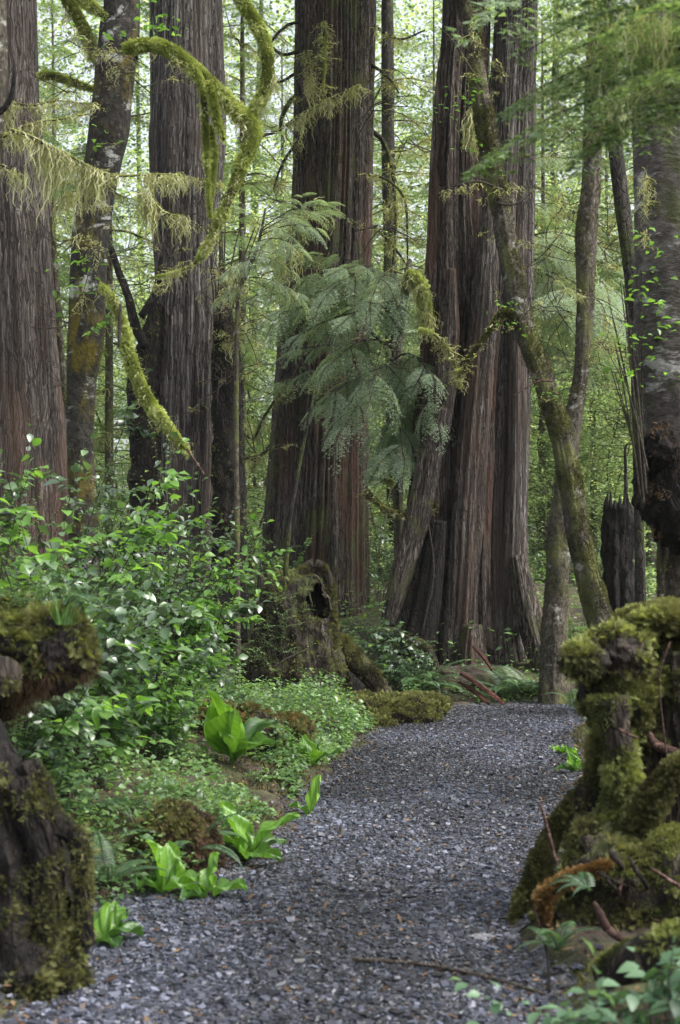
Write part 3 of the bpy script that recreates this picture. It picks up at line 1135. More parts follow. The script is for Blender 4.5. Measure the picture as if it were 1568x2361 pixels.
# 1 left cedar
cedar_left, _ = big_tree('cedar_tree', 'broad grey-brown cedar trunk cut by the left edge of the view', 'tree',
    [(-35, 0, 115), (-25, 300, 118), (0, 600, 130), (15, 900, 138), (28, 1100, 146), (36, 1260, 152)], 12, M['cedar'], seed=11,
    disp=bark_disp(11, .10, 1.6, .03, 16, .25, .012), crown=.8, seg=260)
limb(cedar_left, [(120, 500, 4), (133, 700, 6), (150, 900, 7), (165, 1000, 8), (172, 1180, 9), (176, 1290, 10)], 11.7, 'mossy_bark', fz=2500, fl=.012, seed=5, amp=.5, name='bark_strip', fm='moss_dull')

# 2 lichen-spotted leaning tree with the great mossy limb
r2, _ = big_tree('leaning_tree', 'leaning dark trunk with white lichen spots and orange moss, bearing the big mossy limb', 'tree',
    [(282, -10, 42), (276, 60, 44), (262, 200, 45), (252, 290, 47), (240, 360, 43), (222, 450, 42), (208, 560, 43), (202, 700, 42), (198, 790, 42), (188, 880, 34), (186, 1000, 31), (190, 1150, 32), (194, 1300, 34)],
    10.5, M['lichen_bark'], seed=21, seg=64, step=.03, disp=bark_disp(21, .10, 1.4, .04, 4, 2.5, .05), crown=.6, top=20,
    fz=(9000, .014, 'moss_dull', dict(wid=.3, cond=lambda c, N: np.clip(noise(c[:, 0] * 4, c[:, 1] * 4, c[:, 2] * 2.6, 4) * 2.4 - 1.25 + N[:, 0] * .3, 0, 1))))
limb(r2, [(285, 112, 13), (330, 103, 17), (375, 107, 18), (420, 132, 17), (455, 165, 17), (500, 205, 18), (545, 255, 21), (582, 290, 23), (578, 330, 20), (556, 385, 16), (535, 440, 13), (505, 510, 11),
          (480, 560, 9), (450, 605, 5), (400, 630, 2), (350, 640, 1.5)], 9.8, fz=26000, fl=.018, seed=31, seg=14)
limb(r2, [(572, 268, 11), (598, 234, 13), (617, 185, 15), (614, 110, 16), (590, 50, 16), (560, 5, 16), (528, -45, 15)], 9.8, fz=15000, fl=.017, seed=32, seg=14)
limb(r2, [(440, 148, 8), (462, 190, 10), (472, 250, 9), (475, 330, 6), (480, 420, 5), (482, 480, 3)], 9.7, fz=6000, seed=33)
limb(r2, [(482, 195, 8), (494, 240, 10), (502, 285, 8), (516, 322, 3)], 9.65, fz=4000, seed=34)
limb(r2, [(486, 290, 5), (492, 360, 8), (486, 430, 7), (484, 500, 3)], 9.9, fz=4000, seed=35)
limb(r2, [(145, -20, 18), (172, 25, 16), (198, 75, 15), (213, 125, 11), (236, 150, 8)], 10.6, fz=8000, seed=36, hang=(60, .03, .3))
limb(r2, [(180, -10, 14), (210, 10, 14), (245, 40, 9)], 10.4, fz=4000, seed=37)
limb(r2, [(92, 172, 9), (130, 176, 11), (165, 188, 8), (215, 205, 6)], 10.9, fz=4000, seed=38, hang=(60, .03, .25))
limb(r2, [(236, 660, 6), (262, 695, 8), (282, 745, 9), (290, 790, 13), (305, 840, 15), (325, 890, 15), (346, 930, 15), (385, 980, 12), (415, 1020, 8), (436, 1045, 3)], 9.7, fz=16000, fl=.02, seed=39, hang=(130, .04, .2))
limb(r2, [(430, 1035, 3), (455, 1070, 2.5), (475, 1100, 1)], 9.65, 'root', seed=40)
limb(r2, [(278, 700, 3), (276, 745, 5), (274, 800, 3)], 9.6, 'twig', seed=41)
hang_on(r2, [(545, 250), (575, 262), (600, 240), (618, 200), (622, 150)], 9.8, 110, .06, .5, 51)
hang_on(r2, [(400, 130), (440, 160), (470, 190), (520, 240), (560, 290)], 9.75, 60, .04, .3, 52)
hang_on(r2, [(548, 400), (530, 450), (500, 520), (470, 580), (380, 638)], 9.75, 50, .04, .22, 53)
hang_on(r2, [(590, 60), (612, 120), (616, 170)], 9.8, 50, .03, .18, 54)
hang_on(r2, [(150, 10), (190, 60), (215, 120)], 10.6, 80, .05, .4, 55)

# the lichen-hung dead boughs crossing in front, carried by a dark trunk at the very edge
rE = thing('mossy_tree', 'blurred dark mossy trunk at the far upper left edge with lichen-draped boughs', 'tree', (P(-60, 1320, 8.6)[0], 8.6, Hz(P(-60, 1320, 8.6)[0], 8.6)))
mb = MB()
A = np.vstack([[P(-60, 1320, 8.6)[0], 8.6, Hz(-2.1, 8.6) - .2], PL([(-58, 1000), (-50, 600), (-32, 300), (-18, 100), (-22, -100), (-30, -500)], 8.6)])
tube(mb, A, np.array([.13, .12, .11, .10, .09, .08, .06, .04]), 24, .05, lump_disp(7, .3, 3, 4))
mb.build('trunk', M['mossy_bark'], rE)
limb(rE, [(-20, 270, 8), (10, 250, 7), (28, 215, 6), (34, 165, 4), (33, 145, 2)], 8.5, 'char', seed=60)
hang_on(rE, [(-10, 240), (25, 238), (80, 243), (130, 232), (215, 242)], 8.7, 130, .05, .33, 61, wood=.009)
hang_on(rE, [(-10, 330), (25, 305), (90, 282), (140, 275), (205, 262)], 8.6, 130, .05, .30, 62, wood=.012)
hang_on(rE, [(20, 300), (60, 312), (120, 340), (160, 358), (200, 382), (262, 407)], 8.5, 190, .10, .72, 63, wood=.016, env=[.7, 1, 1, .8, .5])
hang_on(rE, [(255, 404), (300, 405), (350, 402), (430, 404)], 8.5, 170, .06, .42, 64, wood=.010)
hang_on(rE, [(330, 440), (352, 462), (380, 490), (428, 500)], 8.7, 190, .08, .48, 65, wood=.009)
hang_on(rE, [(0, 380), (30, 392), (55, 400)], 8.5, 120, .08, .5, 66, wood=.007)
hang_on(rE, [(130, 470), (170, 440), (230, 450)], 8.6, 60, .05, .4, 67, wood=.005)

# 3 grey cedar with the dark rotten side
r3, _ = big_tree('cedar_tree', 'grey weathered cedar with a black rotten snag grown against its right side', 'tree',
    [(432, 0, 82), (436, 200, 85), (434, 330, 88), (428, 480, 80), (430, 620, 72), (432, 800, 70), (424, 1000, 72), (415, 1200, 75), (408, 1400, 82)], 17, M['cedar_grey'], seed=71,
    disp=bark_disp(71, .2, 1.7, .05, 14, .3, .02), step=.06, seg=240)
limb(r3, [(518, 690, 6), (516, 730, 22), (520, 790, 30), (524, 900, 36), (526, 1050, 37), (528, 1200, 38), (528, 1350, 39), (528, 1480, 44)], 16.5, 'char', seg=48, amp=.3, seed=72, step=.05, name='rotten_snag', fz=2500, fl=.025, fm='moss_dull')
limb(r3, [(362, 700, 10), (348, 780, 26), (330, 880, 34), (335, 1000, 38), (340, 1200, 40), (340, 1400, 44)], 16.7, 'char', seg=40, amp=.3, seed=73, step=.05, name='rotten_snag', fz=2500, fl=.025, fm='moss_dull')
limb(r3, [(255, 570, 7), (275, 630, 9), (298, 690, 10), (312, 750, 12), (335, 800, 12)], 16.5, 'char', seed=74)
limb(r3, [(372, 590, 5), (368, 640, 9), (352, 690, 10), (325, 730, 9)], 16.4, 'char', seed=75)
rs = np.random.default_rng(8)
for k in range(11):
    x0 = 505 + rs.uniform(-10, 30)
    x1 = x0 + rs.uniform(-40, 90)
    y1 = rs.uniform(440, 640)
    limb(r3, [(x0, 740, 3), (x0 + (x1 - x0) * .3, 670, 2.4), (x0 + (x1 - x0) * .7, (640 + y1) / 2, 1.8), (x1, y1, 1)], 16.3, 'twig', seg=5, seed=80 + k, name='sprout')
hang_on(r3, [(505, 760), (525, 800), (545, 770), (565, 740)], 16.2, 60, .08, .5, 88)
hang_on(r3, [(372, 405), (440, 410), (520, 420)], 16.2, 60, .1, .5, 89, wood=.012)

# 4 central cedar
r4, _ = big_tree('cedar_tree', 'tall straight shaggy cedar standing in the centre behind the hollow stump', 'tree',
    [(774, 0, 89), (771, 300, 90), (766, 500, 91), (755, 700, 97), (744, 900, 106), (736, 1100, 113), (728, 1300, 121), (722, 1420, 130)], 22, M['cedar_mossy'], seed=91,
    disp=bark_disp(91, .10, 1.6, .06, 20, .22, .02), seg=340, step=.08,
    fz=(14000, .03, 'moss_dull', dict(wid=.35, cond=lambda c, N: np.clip(noise(c[:, 0] * 5, c[:, 1] * 5, c[:, 2] * .8, 4) * 2.2 - 1.1, 0, 1) * (.25 + sstep(2, 8, c[:, 2])))))
for k, q in enumerate([
    [(690, 50, 4), (660, 60, 4), (630, 90, 3), (610, 130, 2)], [(685, 120, 5), (650, 125, 4), (620, 100, 3), (600, 60, 2)], [(680, 170, 4), (640, 190, 3), (600, 180, 2)],
    [(690, 215, 6), (668, 235, 6), (650, 270, 5), (645, 300, 3)], [(855, 150, 5), (880, 165, 4), (905, 190, 3), (920, 215, 2)], [(855, 300, 6), (885, 330, 5), (905, 400, 4), (912, 520, 3), (905, 620, 2)],
    [(850, 400, 4), (900, 420, 3), (935, 470, 3), (940, 600, 2)], [(850, 760, 5), (880, 790, 4), (900, 830, 3)], [(640, 1010, 5), (600, 1050, 4), (560, 1060, 3)],
    [(650, 900, 4), (610, 960, 3), (585, 1010, 3), (560, 1000, 2)], [(862, 60, 4), (920, 90, 3), (980, 70, 2)], [(856, 520, 4), (900, 560, 3), (960, 640, 2)], [(690, 320, 4), (650, 380, 3), (630, 440, 2)]]):
    limb(r4, q, 21.5 + (k % 3) * .3, 'dark_bark', seed=100 + k, seg=6, hang=(25, .05, .45))
limb(r4, [(845, 1135, 8), (862, 1152, 7), (890, 1172, 7), (925, 1184, 7), (965, 1183, 8), (990, 1172, 10), (1001, 1155, 11)], 18.5, fz=6000, fl=.022, seed=115, hang=(60, .03, .16), fm='moss_dull')
limb(r4, [(845, 1100, 5), (880, 1105, 4), (905, 1112, 3)], 20, seed=116, fz=1500, fl=.03)
hang_on(r4, [(705, 120), (712, 150), (718, 200)], 21, 90, .1, .6, 117, wood=.03)
hang_on(r4, [(745, 50), (750, 90), (748, 160), (742, 230)], 21, 60, .05, .3, 118, wood=.045)
hang_on(r4, [(660, 290), (700, 262), (740, 240), (830, 195)], 20.8, 60, .1, .5, 119, wood=.03)

# 5 twin cedar
r5, _ = big_tree('twin_cedar', 'massive fluted twin-trunk cedar with a split between its trunks at the bend', 'tree',
    [(1076, 0, 53), (1064, 200, 56), (1057, 400, 64), (1060, 600, 74), (1058, 800, 84), (1050, 1000, 92), (1044, 1200, 96), (1040, 1400, 100), (1045, 1550, 104)], 19.3, M['cedar_red'], seed=121,
    disp=bark_disp(121, .26, 2.2, .08, 13, .25, .03), seg=260)
pts, rad = axis([(1192, 0, 48), (1184, 200, 52), (1176, 400, 56), (1166, 600, 62), (1156, 800, 66), (1150, 1000, 68), (1144, 1200, 68), (1146, 1350, 72), (1160, 1480, 88), (1170, 1560, 104)], 19.2)
pts, rad = with_ends(pts, rad, 24, 1.1)
mb = MB()
tube(mb, pts, rad, 240, .06, bark_disp(122, .28, 2.4, .08, 13, .2, .02))
mb.build('trunk', M['cedar_grey'], r5)
for k, (rows, m, nm) in enumerate([
    ([(1128, 440, 14), (1122, 600, 26), (1108, 800, 32), (1092, 1000, 34), (1078, 1200, 36), (1068, 1400, 38), (1062, 1560, 46)], 'cedar', 'fluted_rib'),
    ([(1040, 620, 10), (1036, 760, 22), (1025, 900, 26), (1010, 1000, 24)], 'cedar', 'fluted_rib'),
    ([(1195, 560, 10), (1192, 800, 20), (1190, 1100, 22), (1185, 1300, 26), (1190, 1450, 30)], 'cedar_grey', 'fluted_rib'),
    ([(1150, 700, 8), (1128, 900, 15), (1118, 1150, 18), (1112, 1350, 20), (1118, 1500, 24)], 'cedar_red', 'fluted_rib'),
    ([(1020, 940, 10), (990, 1060, 25), (962, 1200, 27), (930, 1310, 24), (905, 1400, 20), (893, 1440, 16)], 'cedar_mossy', 'buttress_root'),
    ([(1190, 1280, 16), (1206, 1370, 26), (1226, 1450, 30), (1250, 1530, 26), (1262, 1590, 20)], 'cedar_mossy', 'buttress_root'),
    ([(1010, 1200, 20), (985, 1380, 34), (965, 1480, 40), (950, 1560, 50)], 'char', 'buttress_root'),
    ([(1090, 1440, 20), (1088, 1510, 34), (1090, 1600, 50)], 'cedar_mossy', 'buttress_root')]):
    pts, rad = axis(rows, 18.75 if k < 4 else 18.5)
    mb = MB()
    tube(mb, np.array(pts), np.array(rad), 72, .05, bark_disp(130 + k, .3, 2.4, .14, 8, .5, .07))
    mb.build(nm, M[m], r5)
link_mesh('crown', CROWN, r5, (.9, .9, 1), (1.5, .3, 0), 2.0)
hang_on(r5, [(1085, 250), (1090, 290), (1100, 330)], 18.4, 90, .1, .7, 141)
limb(r5, [(985, 1185, 2), (1000, 1320, 2), (975, 1450, 2)], 18.0, 'twig', seg=5, seed=142, name='dead_vine')
limb(r5, [(940, 1480, 10), (915, 1462, 12), (890, 1475, 12), (885, 1520, 12)], 18.0, 'stump', seed=143, seg=16, fz=2500, fm='moss_dull', name='buttress_root')
limb(r5, [(935, 1475, 9), (975, 1490, 12), (1000, 1530, 12), (1005, 1590, 12)], 18.0, 'stump', seed=144, seg=16, fz=2500, fm='moss_dull', name='buttress_root')

# 6 thin leaning mossy trunk in front of it
r6, a6 = big_tree('leaning_tree', 'slender mossy trunk curving down to the right across the twin-trunk cedar', 'tree',
    [(1066, -40, 16), (1085, 60, 18), (1105, 200, 20), (1124, 310, 23), (1138, 400, 23), (1158, 500, 23), (1178, 620, 22), (1203, 740, 24), (1243, 850, 24), (1273, 930, 25), (1298, 1020, 24), (1317, 1130, 25),
     (1335, 1230, 26), (1362, 1350, 28), (1390, 1450, 31), (1400, 1500, 34)], 15.5, M['mossy_bark'], seed=151, seg=48, step=.03, disp=lump_disp(151, .28, 3, 3), crown=.45, top=16,
    fz=(30000, .026, 'moss_dull', dict(wid=.3, cond=lambda c, N: noise(c[:, 0] * 4, c[:, 1] * 4, c[:, 2] * 4, 4) * 1.5 - .45 + N[:, 2] * .4 + N[:, 0] * .2)))
limb(r6, [(1185, 730, 10), (1165, 718, 13), (1140, 745, 7), (1108, 790, 5), (1075, 835, 5), (1058, 868, 3)], 15.2, fz=5000, fl=.02, seed=152, fm='moss_dull', hang=(20, .03, .3))
limb(r6, [(1160, 440, 3), (1110, 420, 3), (1060, 425, 2), (1010, 450, 2)], 15.3, 'twig', seg=5, seed=153, hang=(18, .05, .3))
limb(r6, [(1110, 200, 3), (1080, 150, 2.5), (1040, 90, 2), (1010, 60, 1)], 15.3, 'twig', seg=5, seed=154, hang=(10, .05, .2))
limb(r6, [(1150, 470, 3), (1190, 470, 2.5), (1230, 440, 2)], 15.1, 'twig', seg=5, seed=155)
limb(r6, [(1275, 880, 3), (1240, 880, 2.5), (1180, 915, 1.6)], 15.1, 'root', seg=5, seed=156)

# 7 the thin trunk with a kink behind it
r7, _ = big_tree('mossy_tree', 'thin upright mossy trunk behind the slender leaning one, half veiled by lichen', 'tree',
    [(1378, 0, 20), (1370, 200, 21), (1364, 400, 22), (1354, 520, 23), (1350, 640, 22), (1346, 760, 18), (1338, 870, 17), (1322, 960, 20), (1308, 1050, 23), (1298, 1150, 25), (1290, 1250, 26), (1284, 1350, 28), (1280, 1450, 30), (1278, 1540, 34)],
    17, M['mossy_bark'], seed=161, seg=48, step=.04, disp=lump_disp(161, .25, 3, 3), crown=.45, top=17,
    fz=(9000, .025, 'moss_dull', dict(wid=.3, cond=lambda c, N: noise(c[:, 0] * 4, c[:, 1] * 4, c[:, 2] * 3, 5) * 1.5 - .5)))
# 8 thin dark furrowed trunk
r8, _ = big_tree('dark_tree', 'thin black-barked trunk leaning beside the pale banded one', 'tree',
    [(1402, 0, 17), (1405, 200, 17), (1420, 350, 17), (1438, 500, 18), (1456, 650, 16), (1466, 800, 13), (1470, 1000, 11), (1474, 1200, 11), (1478, 1420, 12)], 14, M['dark_bark'], seed=171, seg=32, step=.05,
    disp=bark_disp(171, .1, 1.5, .12, 4, .8, .05), crown=.45, top=17)
# 9 pale banded tree on its dark root mass
r9, _ = big_tree('alder_tree', 'stout pale-banded tree at the right edge standing on a black root mass', 'tree',
    [(1545, -20, 92), (1550, 200, 93), (1554, 400, 92), (1560, 600, 96), (1560, 800, 100), (1568, 900, 96), (1578, 1010, 92)], 9.5, M['alder'], seed=181, seg=90, step=.03,
    disp=bark_disp(181, .07, 1.5, .02, 3, 3, .045), crown=.7, top=20, flare=1.0, foot=False)
mb = MB()
blob(mb, P(1578, 1105, 9.5), np.array([112, 110, 165]) / FPX * 9.5, 182, .30, 2.6, 90, 60)
blob(mb, P(1530, 1040, 9.3), np.array([45, 50, 55]) / FPX * 9.5, 183, .4, 3, 50, 30)
a = mb.arrays()
mb.build('root_mass', M['char'], r9)
f = MB()
fuzz(f, a, 2500, .03, seed=3, wid=.2, up=-.2, cond=lambda c, N: np.clip(noise(c[:, 0] * 7, c[:, 1] * 7, c[:, 2] * 7, 4) - .4, 0, 1))
f.build('rootlets', M['litter'], r9)
limb(r9, [(1572, 1180, 40), (1572, 1300, 38), (1575, 1420, 40), (1580, 1700, 50)], 9.7, 'mossy_bark', seg=40, amp=.2, seed=184, fz=3000, fm='moss_dull', name='stilt_root')
limb(r9, [(1527, 1150, 8), (1524, 1250, 9), (1523, 1400, 9), (1520, 1700, 10)], 9.6, 'mossy_bark', seg=16, amp=.25, seed=185, fz=1500, fm='moss_dull', name='stilt_root')
rs = np.random.default_rng(18)
for k in range(14):
    x0, y0 = 1488 + rs.uniform(-14, 14), 1120 + rs.uniform(-60, 60)
    dx, L = rs.uniform(-95, 5), rs.uniform(260, 560)
    limb(r9, [(x0, y0, 3), (x0 + dx * .25, y0 - L * .3, 2.6), (x0 + dx * .6, y0 - L * .65, 2), (x0 + dx, y0 - L, 1)], 9.3 + rs.uniform(-.2, .1), 'twig', seg=5, seed=190 + k, name='sprout')
hang_on(r9, [(1480, 380), (1490, 430), (1485, 560)], 9.2, 60, .05, .4, 186)

# 10 distant thin trunk in the central gap, 11 black stump at the right
r10, _ = big_tree('mossy_tree', 'thin dark trunk in the gap between the central and the twin-trunk cedar', 'tree',
    [(893, 0, 14), (895, 300, 15), (900, 600, 16), (906, 900, 17), (911, 1100, 18), (916, 1300, 18), (918, 1400, 19)], 27, M['dark_bark'], seed=201, seg=24, step=.1, disp=lump_disp(201, .2, 3, 1.5), crown=.5, top=19)
for k, q in enumerate([[(895, 350, 3), (940, 345, 2), (1000, 310, 1)], [(893, 190, 3), (940, 180, 2), (990, 190, 1)], [(900, 620, 3), (950, 640, 2), (990, 650, 1)], [(905, 860, 3), (950, 830, 2), (1010, 850, 1)], [(890, 480, 3), (850, 500, 2)]]):
    limb(r10, q, 26, 'limb', seg=5, seed=210 + k, hang=(25, .1, .6))
rt = thing('rotten_stump', 'black rotten stump behind the two slender mossy trunks at the right', 'stump', hit(1425, 1470) * 0 + np.array([P(1425, 0, 19)[0], 19, Hz(P(1425, 0, 19)[0], 19)]))
mb = MB()
A = PL([(1428, 1500), (1426, 1400), (1425, 1300), (1427, 1200), (1424, 1168)], 19)
tube(mb, A, np.array([40, 37, 35, 34, 30]) / FPX * 19, 60, .05, lump_disp(77, .45, 5, 4))
for q in range(16):
    a = q * .393
    p = A[-1] + np.array([math.cos(a) * .15, math.sin(a) * .15, -.05])
    tube(mb, [p, p + [math.cos(a) * .01, 0, .07], p + [0, 0, .1 + .16 * abs(math.sin(q * 2.3))]], [.035, .025, .006], 6, .05)
mb.build('trunk', M['char'], rt)
limb(rt, [(1444, 1200, 5), (1443, 1100, 4), (1442, 1035, 3), (1450, 1020, 1)], 19, 'char', seg=8, seed=220, name='dead_spike')
limb(rt, [(1395, 1230, 5), (1398, 1190, 3), (1400, 1150, 2)], 19, 'char', seg=8, seed=221, name='dead_spike')

# bright moss-capped stub hanging in front of the twin cedar's left side
rm = thing('mossy_sapling', 'dead sapling top thick with yellow-green moss left of the twin-trunk cedar', 'dead tree', (P(925, 0, 20.6)[0], 20.6, Hz(P(925, 0, 20.6)[0], 20.6)))
mb = MB()
A = np.vstack([[P(925, 0, 20.6)[0], 20.6, Hz(P(925, 0, 20.6)[0], 20.6) - .1], PL([(925, 1400), (918, 1200), (915, 1000), (918, 850), (925, 740), (938, 650, -2), (945, 600, -2)], 20.6)])
tube(mb, A, np.array([14, 13, 12, 11, 10, 9, 8, 5]) / FPX * 20, 14, .06, lump_disp(78, .3, 3, 3))
mb.build('trunk', M['mossy_bark'], rm)
limb(rm, [(938, 630, 8), (958, 640, 17), (972, 668, 18), (982, 705, 15), (986, 750, 8)], 18.3, fz=9000, fl=.03, seed=230, hang=(120, .1, .6))
limb(rm, [(968, 760, 5), (1000, 770, 4), (1028, 800, 4), (1050, 845, 3), (1060, 890, 2)], 18.0, fz=2500, fl=.02, seed=231, hang=(60, .05, .3))


def twigs(root, spots, d, n, L, seed, name='bare_twigs', up=.2, rad=.004, moss=0):
    """a tangle of fine bare twigs, one part"""
    q = np.random.default_rng(seed)
    mb, f = MB(), MB()
    for (px, py) in spots:
        c = P(px, py, d)
        for k in range(n):
            yaw, el = q.uniform(0, 6.283), q.normal(up, .45)
            l = L * q.uniform(.4, 1.2)
            dv = np.array([math.cos(yaw) * math.cos(el), math.sin(yaw) * math.cos(el) * .5, math.sin(el)])
            p = [c + q.normal(0, .05, 3)]
            for w in range(5):
                dv = nrm(dv + q.normal(0, .28, 3))
                p.append(p[-1] + dv * l / 5)
            tube(mb, p, np.linspace(rad, rad * .35, 6), 4, l / 5, cap=False)
            for w in (2, 3, 4):
                e = nrm(dv + q.normal(0, .8, 3))
                tube(mb, [p[w], p[w] + e * l * .18, p[w] + nrm(e + q.normal(0, .4, 3)) * l * .34], [rad * .5, rad * .4, rad * .2], 3, l / 5, cap=False)
            if moss and k % 2 == 0:
                lichen(f, np.array(p), moss, .02, .22, seed=seed + k * 7 + int(px), w=.0006 * d)
    mb.build(name, M['twig'], root)
    if moss:
        f.build('hanging_lichen', M['lichen'], root)


twigs(cedar_left, [(150, 560), (165, 760), (175, 900)], 11.4, 7, .5, 901)
twigs(r2, [(230, 110), (170, 200), (190, 450), (235, 600), (330, 180)], 10.2, 7, .55, 902, moss=14)
twigs(r3, [(500, 640), (540, 700), (560, 760), (350, 650), (520, 880), (460, 520)], 16.2, 10, .6, 903, rad=.006, moss=10)
twigs(r4, [(640, 300), (660, 620), (640, 900), (600, 1050), (870, 240), (880, 520), (690, 480)], 21.2, 7, 1.1, 904, rad=.009, moss=9, up=-.2)
twigs(r6, [(1050, 430), (1190, 440), (1150, 180), (1240, 700), (1230, 870), (1090, 100)], 15.1, 7, .55, 905, rad=.0045, moss=6)
twigs(r7, [(1330, 300), (1310, 480), (1400, 560), (1300, 720), (1400, 800), (1270, 560)], 17.2, 9, .9, 906, rad=.006, moss=14, up=-.1)
twigs(r9, [(1470, 720), (1440, 860), (1450, 1000)], 9.4, 8, .35, 907, rad=.003)
twigs(r10, [(900, 160), (930, 330), (930, 620), (900, 860), (940, 980)], 26, 7, 1.5, 908, rad=.012, moss=7, up=-.1)


# ------------------------------------------------------------------ hemlocks with drooping boughs
def hemlock(name, label, d, boughs, stem_rows=None, base=None, m='hemlock', seed=0, lich=None, wide=1.0, src=None):
    src = src or BOUGH_FINE
    rr = np.random.default_rng(seed)
    if base is None:
        base = (P(stem_rows[0][0], 0, d)[0], d, Hz(P(stem_rows[0][0], 0, d)[0], d))
    root = thing(name, label, 'tree', base)
    if stem_rows:
        A = PL([(q[0], q[1]) for q in stem_rows], d)
        Rr = [q[2] / FPX * d for q in stem_rows]
        A = np.vstack([[A[0][0], d, base[2] - .1], A])
        mb = MB()
        tube(mb, A, np.array([Rr[0] * 1.1] + Rr), 12, .08, lump_disp(seed, .2, 3, 3))
        mb.build('trunk', M['mossy_bark'], root)
    nd, wd, lc = MB(), MB(), MB()
    for k, (x0, y0, x1, y1, dz) in enumerate(boughs):
        a, b = P(x0, y0, d), P(x1, y1, d + dz * (1.9 if d == 20.2 else 1))
        v = b - a
        L = np.linalg.norm(v)
        yaw = math.atan2(-v[0], v[1])
        pitch = math.asin(v[2] / L) + .22
        q = orient(yaw, pitch, rr.uniform(-.45, .45), L * 1.03)
        q = q @ np.diag([wide, 1, 1])
        if src is BOUGH_FINE:                     # many small sprays along each bough
            t = np.linspace(0, 1, 6)[:, None]
            line = a + v * t + np.array([0, 0, .16 * L]) * np.sin(t * 2.6) * (1 - .4 * t)
            tube(wd, line, np.linspace(.008, .003, 6) * L, 5, L / 6, lump_disp(k, .3, 2, 9), cap=False)
            for w in range(7):
                u = .18 + .82 * (w + rr.uniform(0, .6)) / 7
                p = np.array([np.interp(u, t[:, 0], line[:, c]) for c in range(3)])
                l2 = L * rr.uniform(.30, .46) * (1.15 - .45 * u)
                qa = orient(yaw + (0 if w == 6 else (-1) ** w * rr.uniform(.4, 1.0)), pitch - rr.uniform(.15, .5), rr.uniform(-.6, .6), l2)
                z = src[rr.integers(0, 4)]
                put(nd, z[0], qa @ np.diag([wide, 1, 1]), p)
                put(wd, z[1], qa, p)
        else:
            s = src[k % len(src)]
            put(nd, s[0], q, a)
            put(wd, s[1], q, a)
        if lich:
            t = np.linspace(.1, .95, 6)[:, None]
            pts = a + v * t + np.array([0, 0, .08 * L]) * np.sin(t * 3)
            lichen(lc, pts, lich[0], lich[1], lich[2], seed=seed + k, w=.0006 * d, spread=L * .12)
    nd.build('foliage', M[m], root)
    wd.build('branches', M['twig'], root)
    if lich:
        lc.build('hanging_lichen', M['lichen'], root)
    return root


hemlock('young_hemlock', 'grey-green young hemlock with tiers of drooping sprays before the central cedar', 20.2, [
    (905, 655, 705, 598, -.3), (905, 650, 1000, 690, -.4), (905, 650, 985, 640, -.2), (900, 660, 640, 668, -.4), (900, 655, 790, 640, -.8), (905, 660, 860, 700, -1.0), (905, 650, 760, 690, -.9),
    (905, 720, 600, 700, -.2), (900, 730, 566, 765, -.4), (905, 740, 690, 790, -.7), (905, 735, 640, 735, .5), (905, 730, 800, 760, -1.0),
    (908, 845, 1095, 955, -.2), (908, 835, 1060, 1010, -.6), (908, 850, 1080, 900, .3), (908, 850, 1010, 980, -.9), (908, 830, 1000, 890, -.9),
    (910, 920, 1062, 1095, -.3), (910, 910, 1005, 1090, -.7), (910, 930, 930, 1080, -.9), (910, 960, 870, 1100, -.7), (910, 930, 1050, 1050, .2),
    (903, 830, 680, 822, -.3), (903, 850, 640, 905, -.5), (903, 870, 720, 965, -.7), (903, 890, 790, 1010, -.9), (903, 860, 850, 930, -1.1), (903, 800, 760, 860, -.9)],
    [(925, 1400, 7), (918, 1200, 7), (912, 1000, 6), (908, 850, 5), (905, 700, 4), (903, 620, 2)], seed=41, lich=(6, .04, .4))
hemlock('young_hemlock', 'small hemlock sapling with flat lacy sprays between the grey and the central cedar', 14.5, [
    (600, 530, 765, 478, -.3), (600, 535, 775, 500, .2), (600, 545, 745, 540, -.5), (605, 500, 700, 455, -.2), (600, 520, 520, 470, -.3), (590, 560, 700, 590, -.6), (585, 600, 520, 640, -.4), (590, 590, 680, 640, .3),
    (575, 640, 700, 700, .4), (570, 660, 500, 700, -.3)],
    [(548, 1400, 6), (545, 1000, 6), (548, 700, 5), (565, 640, 5), (590, 580, 4), (605, 520, 3), (612, 480, 2)], seed=42, lich=(22, .06, .45))
hemlock('hemlock_tree', 'hemlock with lichen-hung boughs reaching out from behind the twin-trunk cedar to the right', 21, [
    (1195, 620, 1440, 770, -1.5), (1195, 600, 1425, 690, -.8), (1195, 590, 1340, 630, -.6), (1195, 700, 1420, 850, -1.2), (1195, 560, 1380, 590, -1.6), (1195, 640, 1330, 720, -2), (1195, 780, 1360, 880, -1), (1195, 560, 1300, 560, .8),
    (1195, 650, 1460, 720, .4), (1195, 720, 1450, 800, 0), (1195, 480, 1350, 500, -.5), (1195, 380, 1330, 380, -.5)],
    [(1190, 1400, 14), (1190, 900, 12), (1190, 500, 10), (1190, 300, 6)], seed=43, lich=(16, .1, .8), wide=1.1)
hemlock('hemlock_tree', 'hemlock overhanging the view at the top right, its blurred boughs hung with long pale lichen', 5.2, [
    (1690, 120, 1190, 250, .4), (1690, 200, 1120, 345, .2), (1690, 60, 1230, 60, .5), (1690, 30, 1330, -50, .2), (1690, 150, 1300, 190, .9), (1690, 100, 1400, 60, -.4), (1690, 240, 1330, 330, .6), (1690, 0, 1150, -60, .8),
    (1690, 170, 1380, 250, -.3), (1690, 80, 1290, 130, .1)],
    [(1720, 1400, 45), (1715, 900, 42), (1705, 400, 36), (1695, 100, 30), (1690, -200, 25)], m='hemlock_bright', src=BOUGH, seed=44, lich=(55, .02, .32))

# ------------------------------------------------------------------ background trees
rb = np.random.default_rng(77)


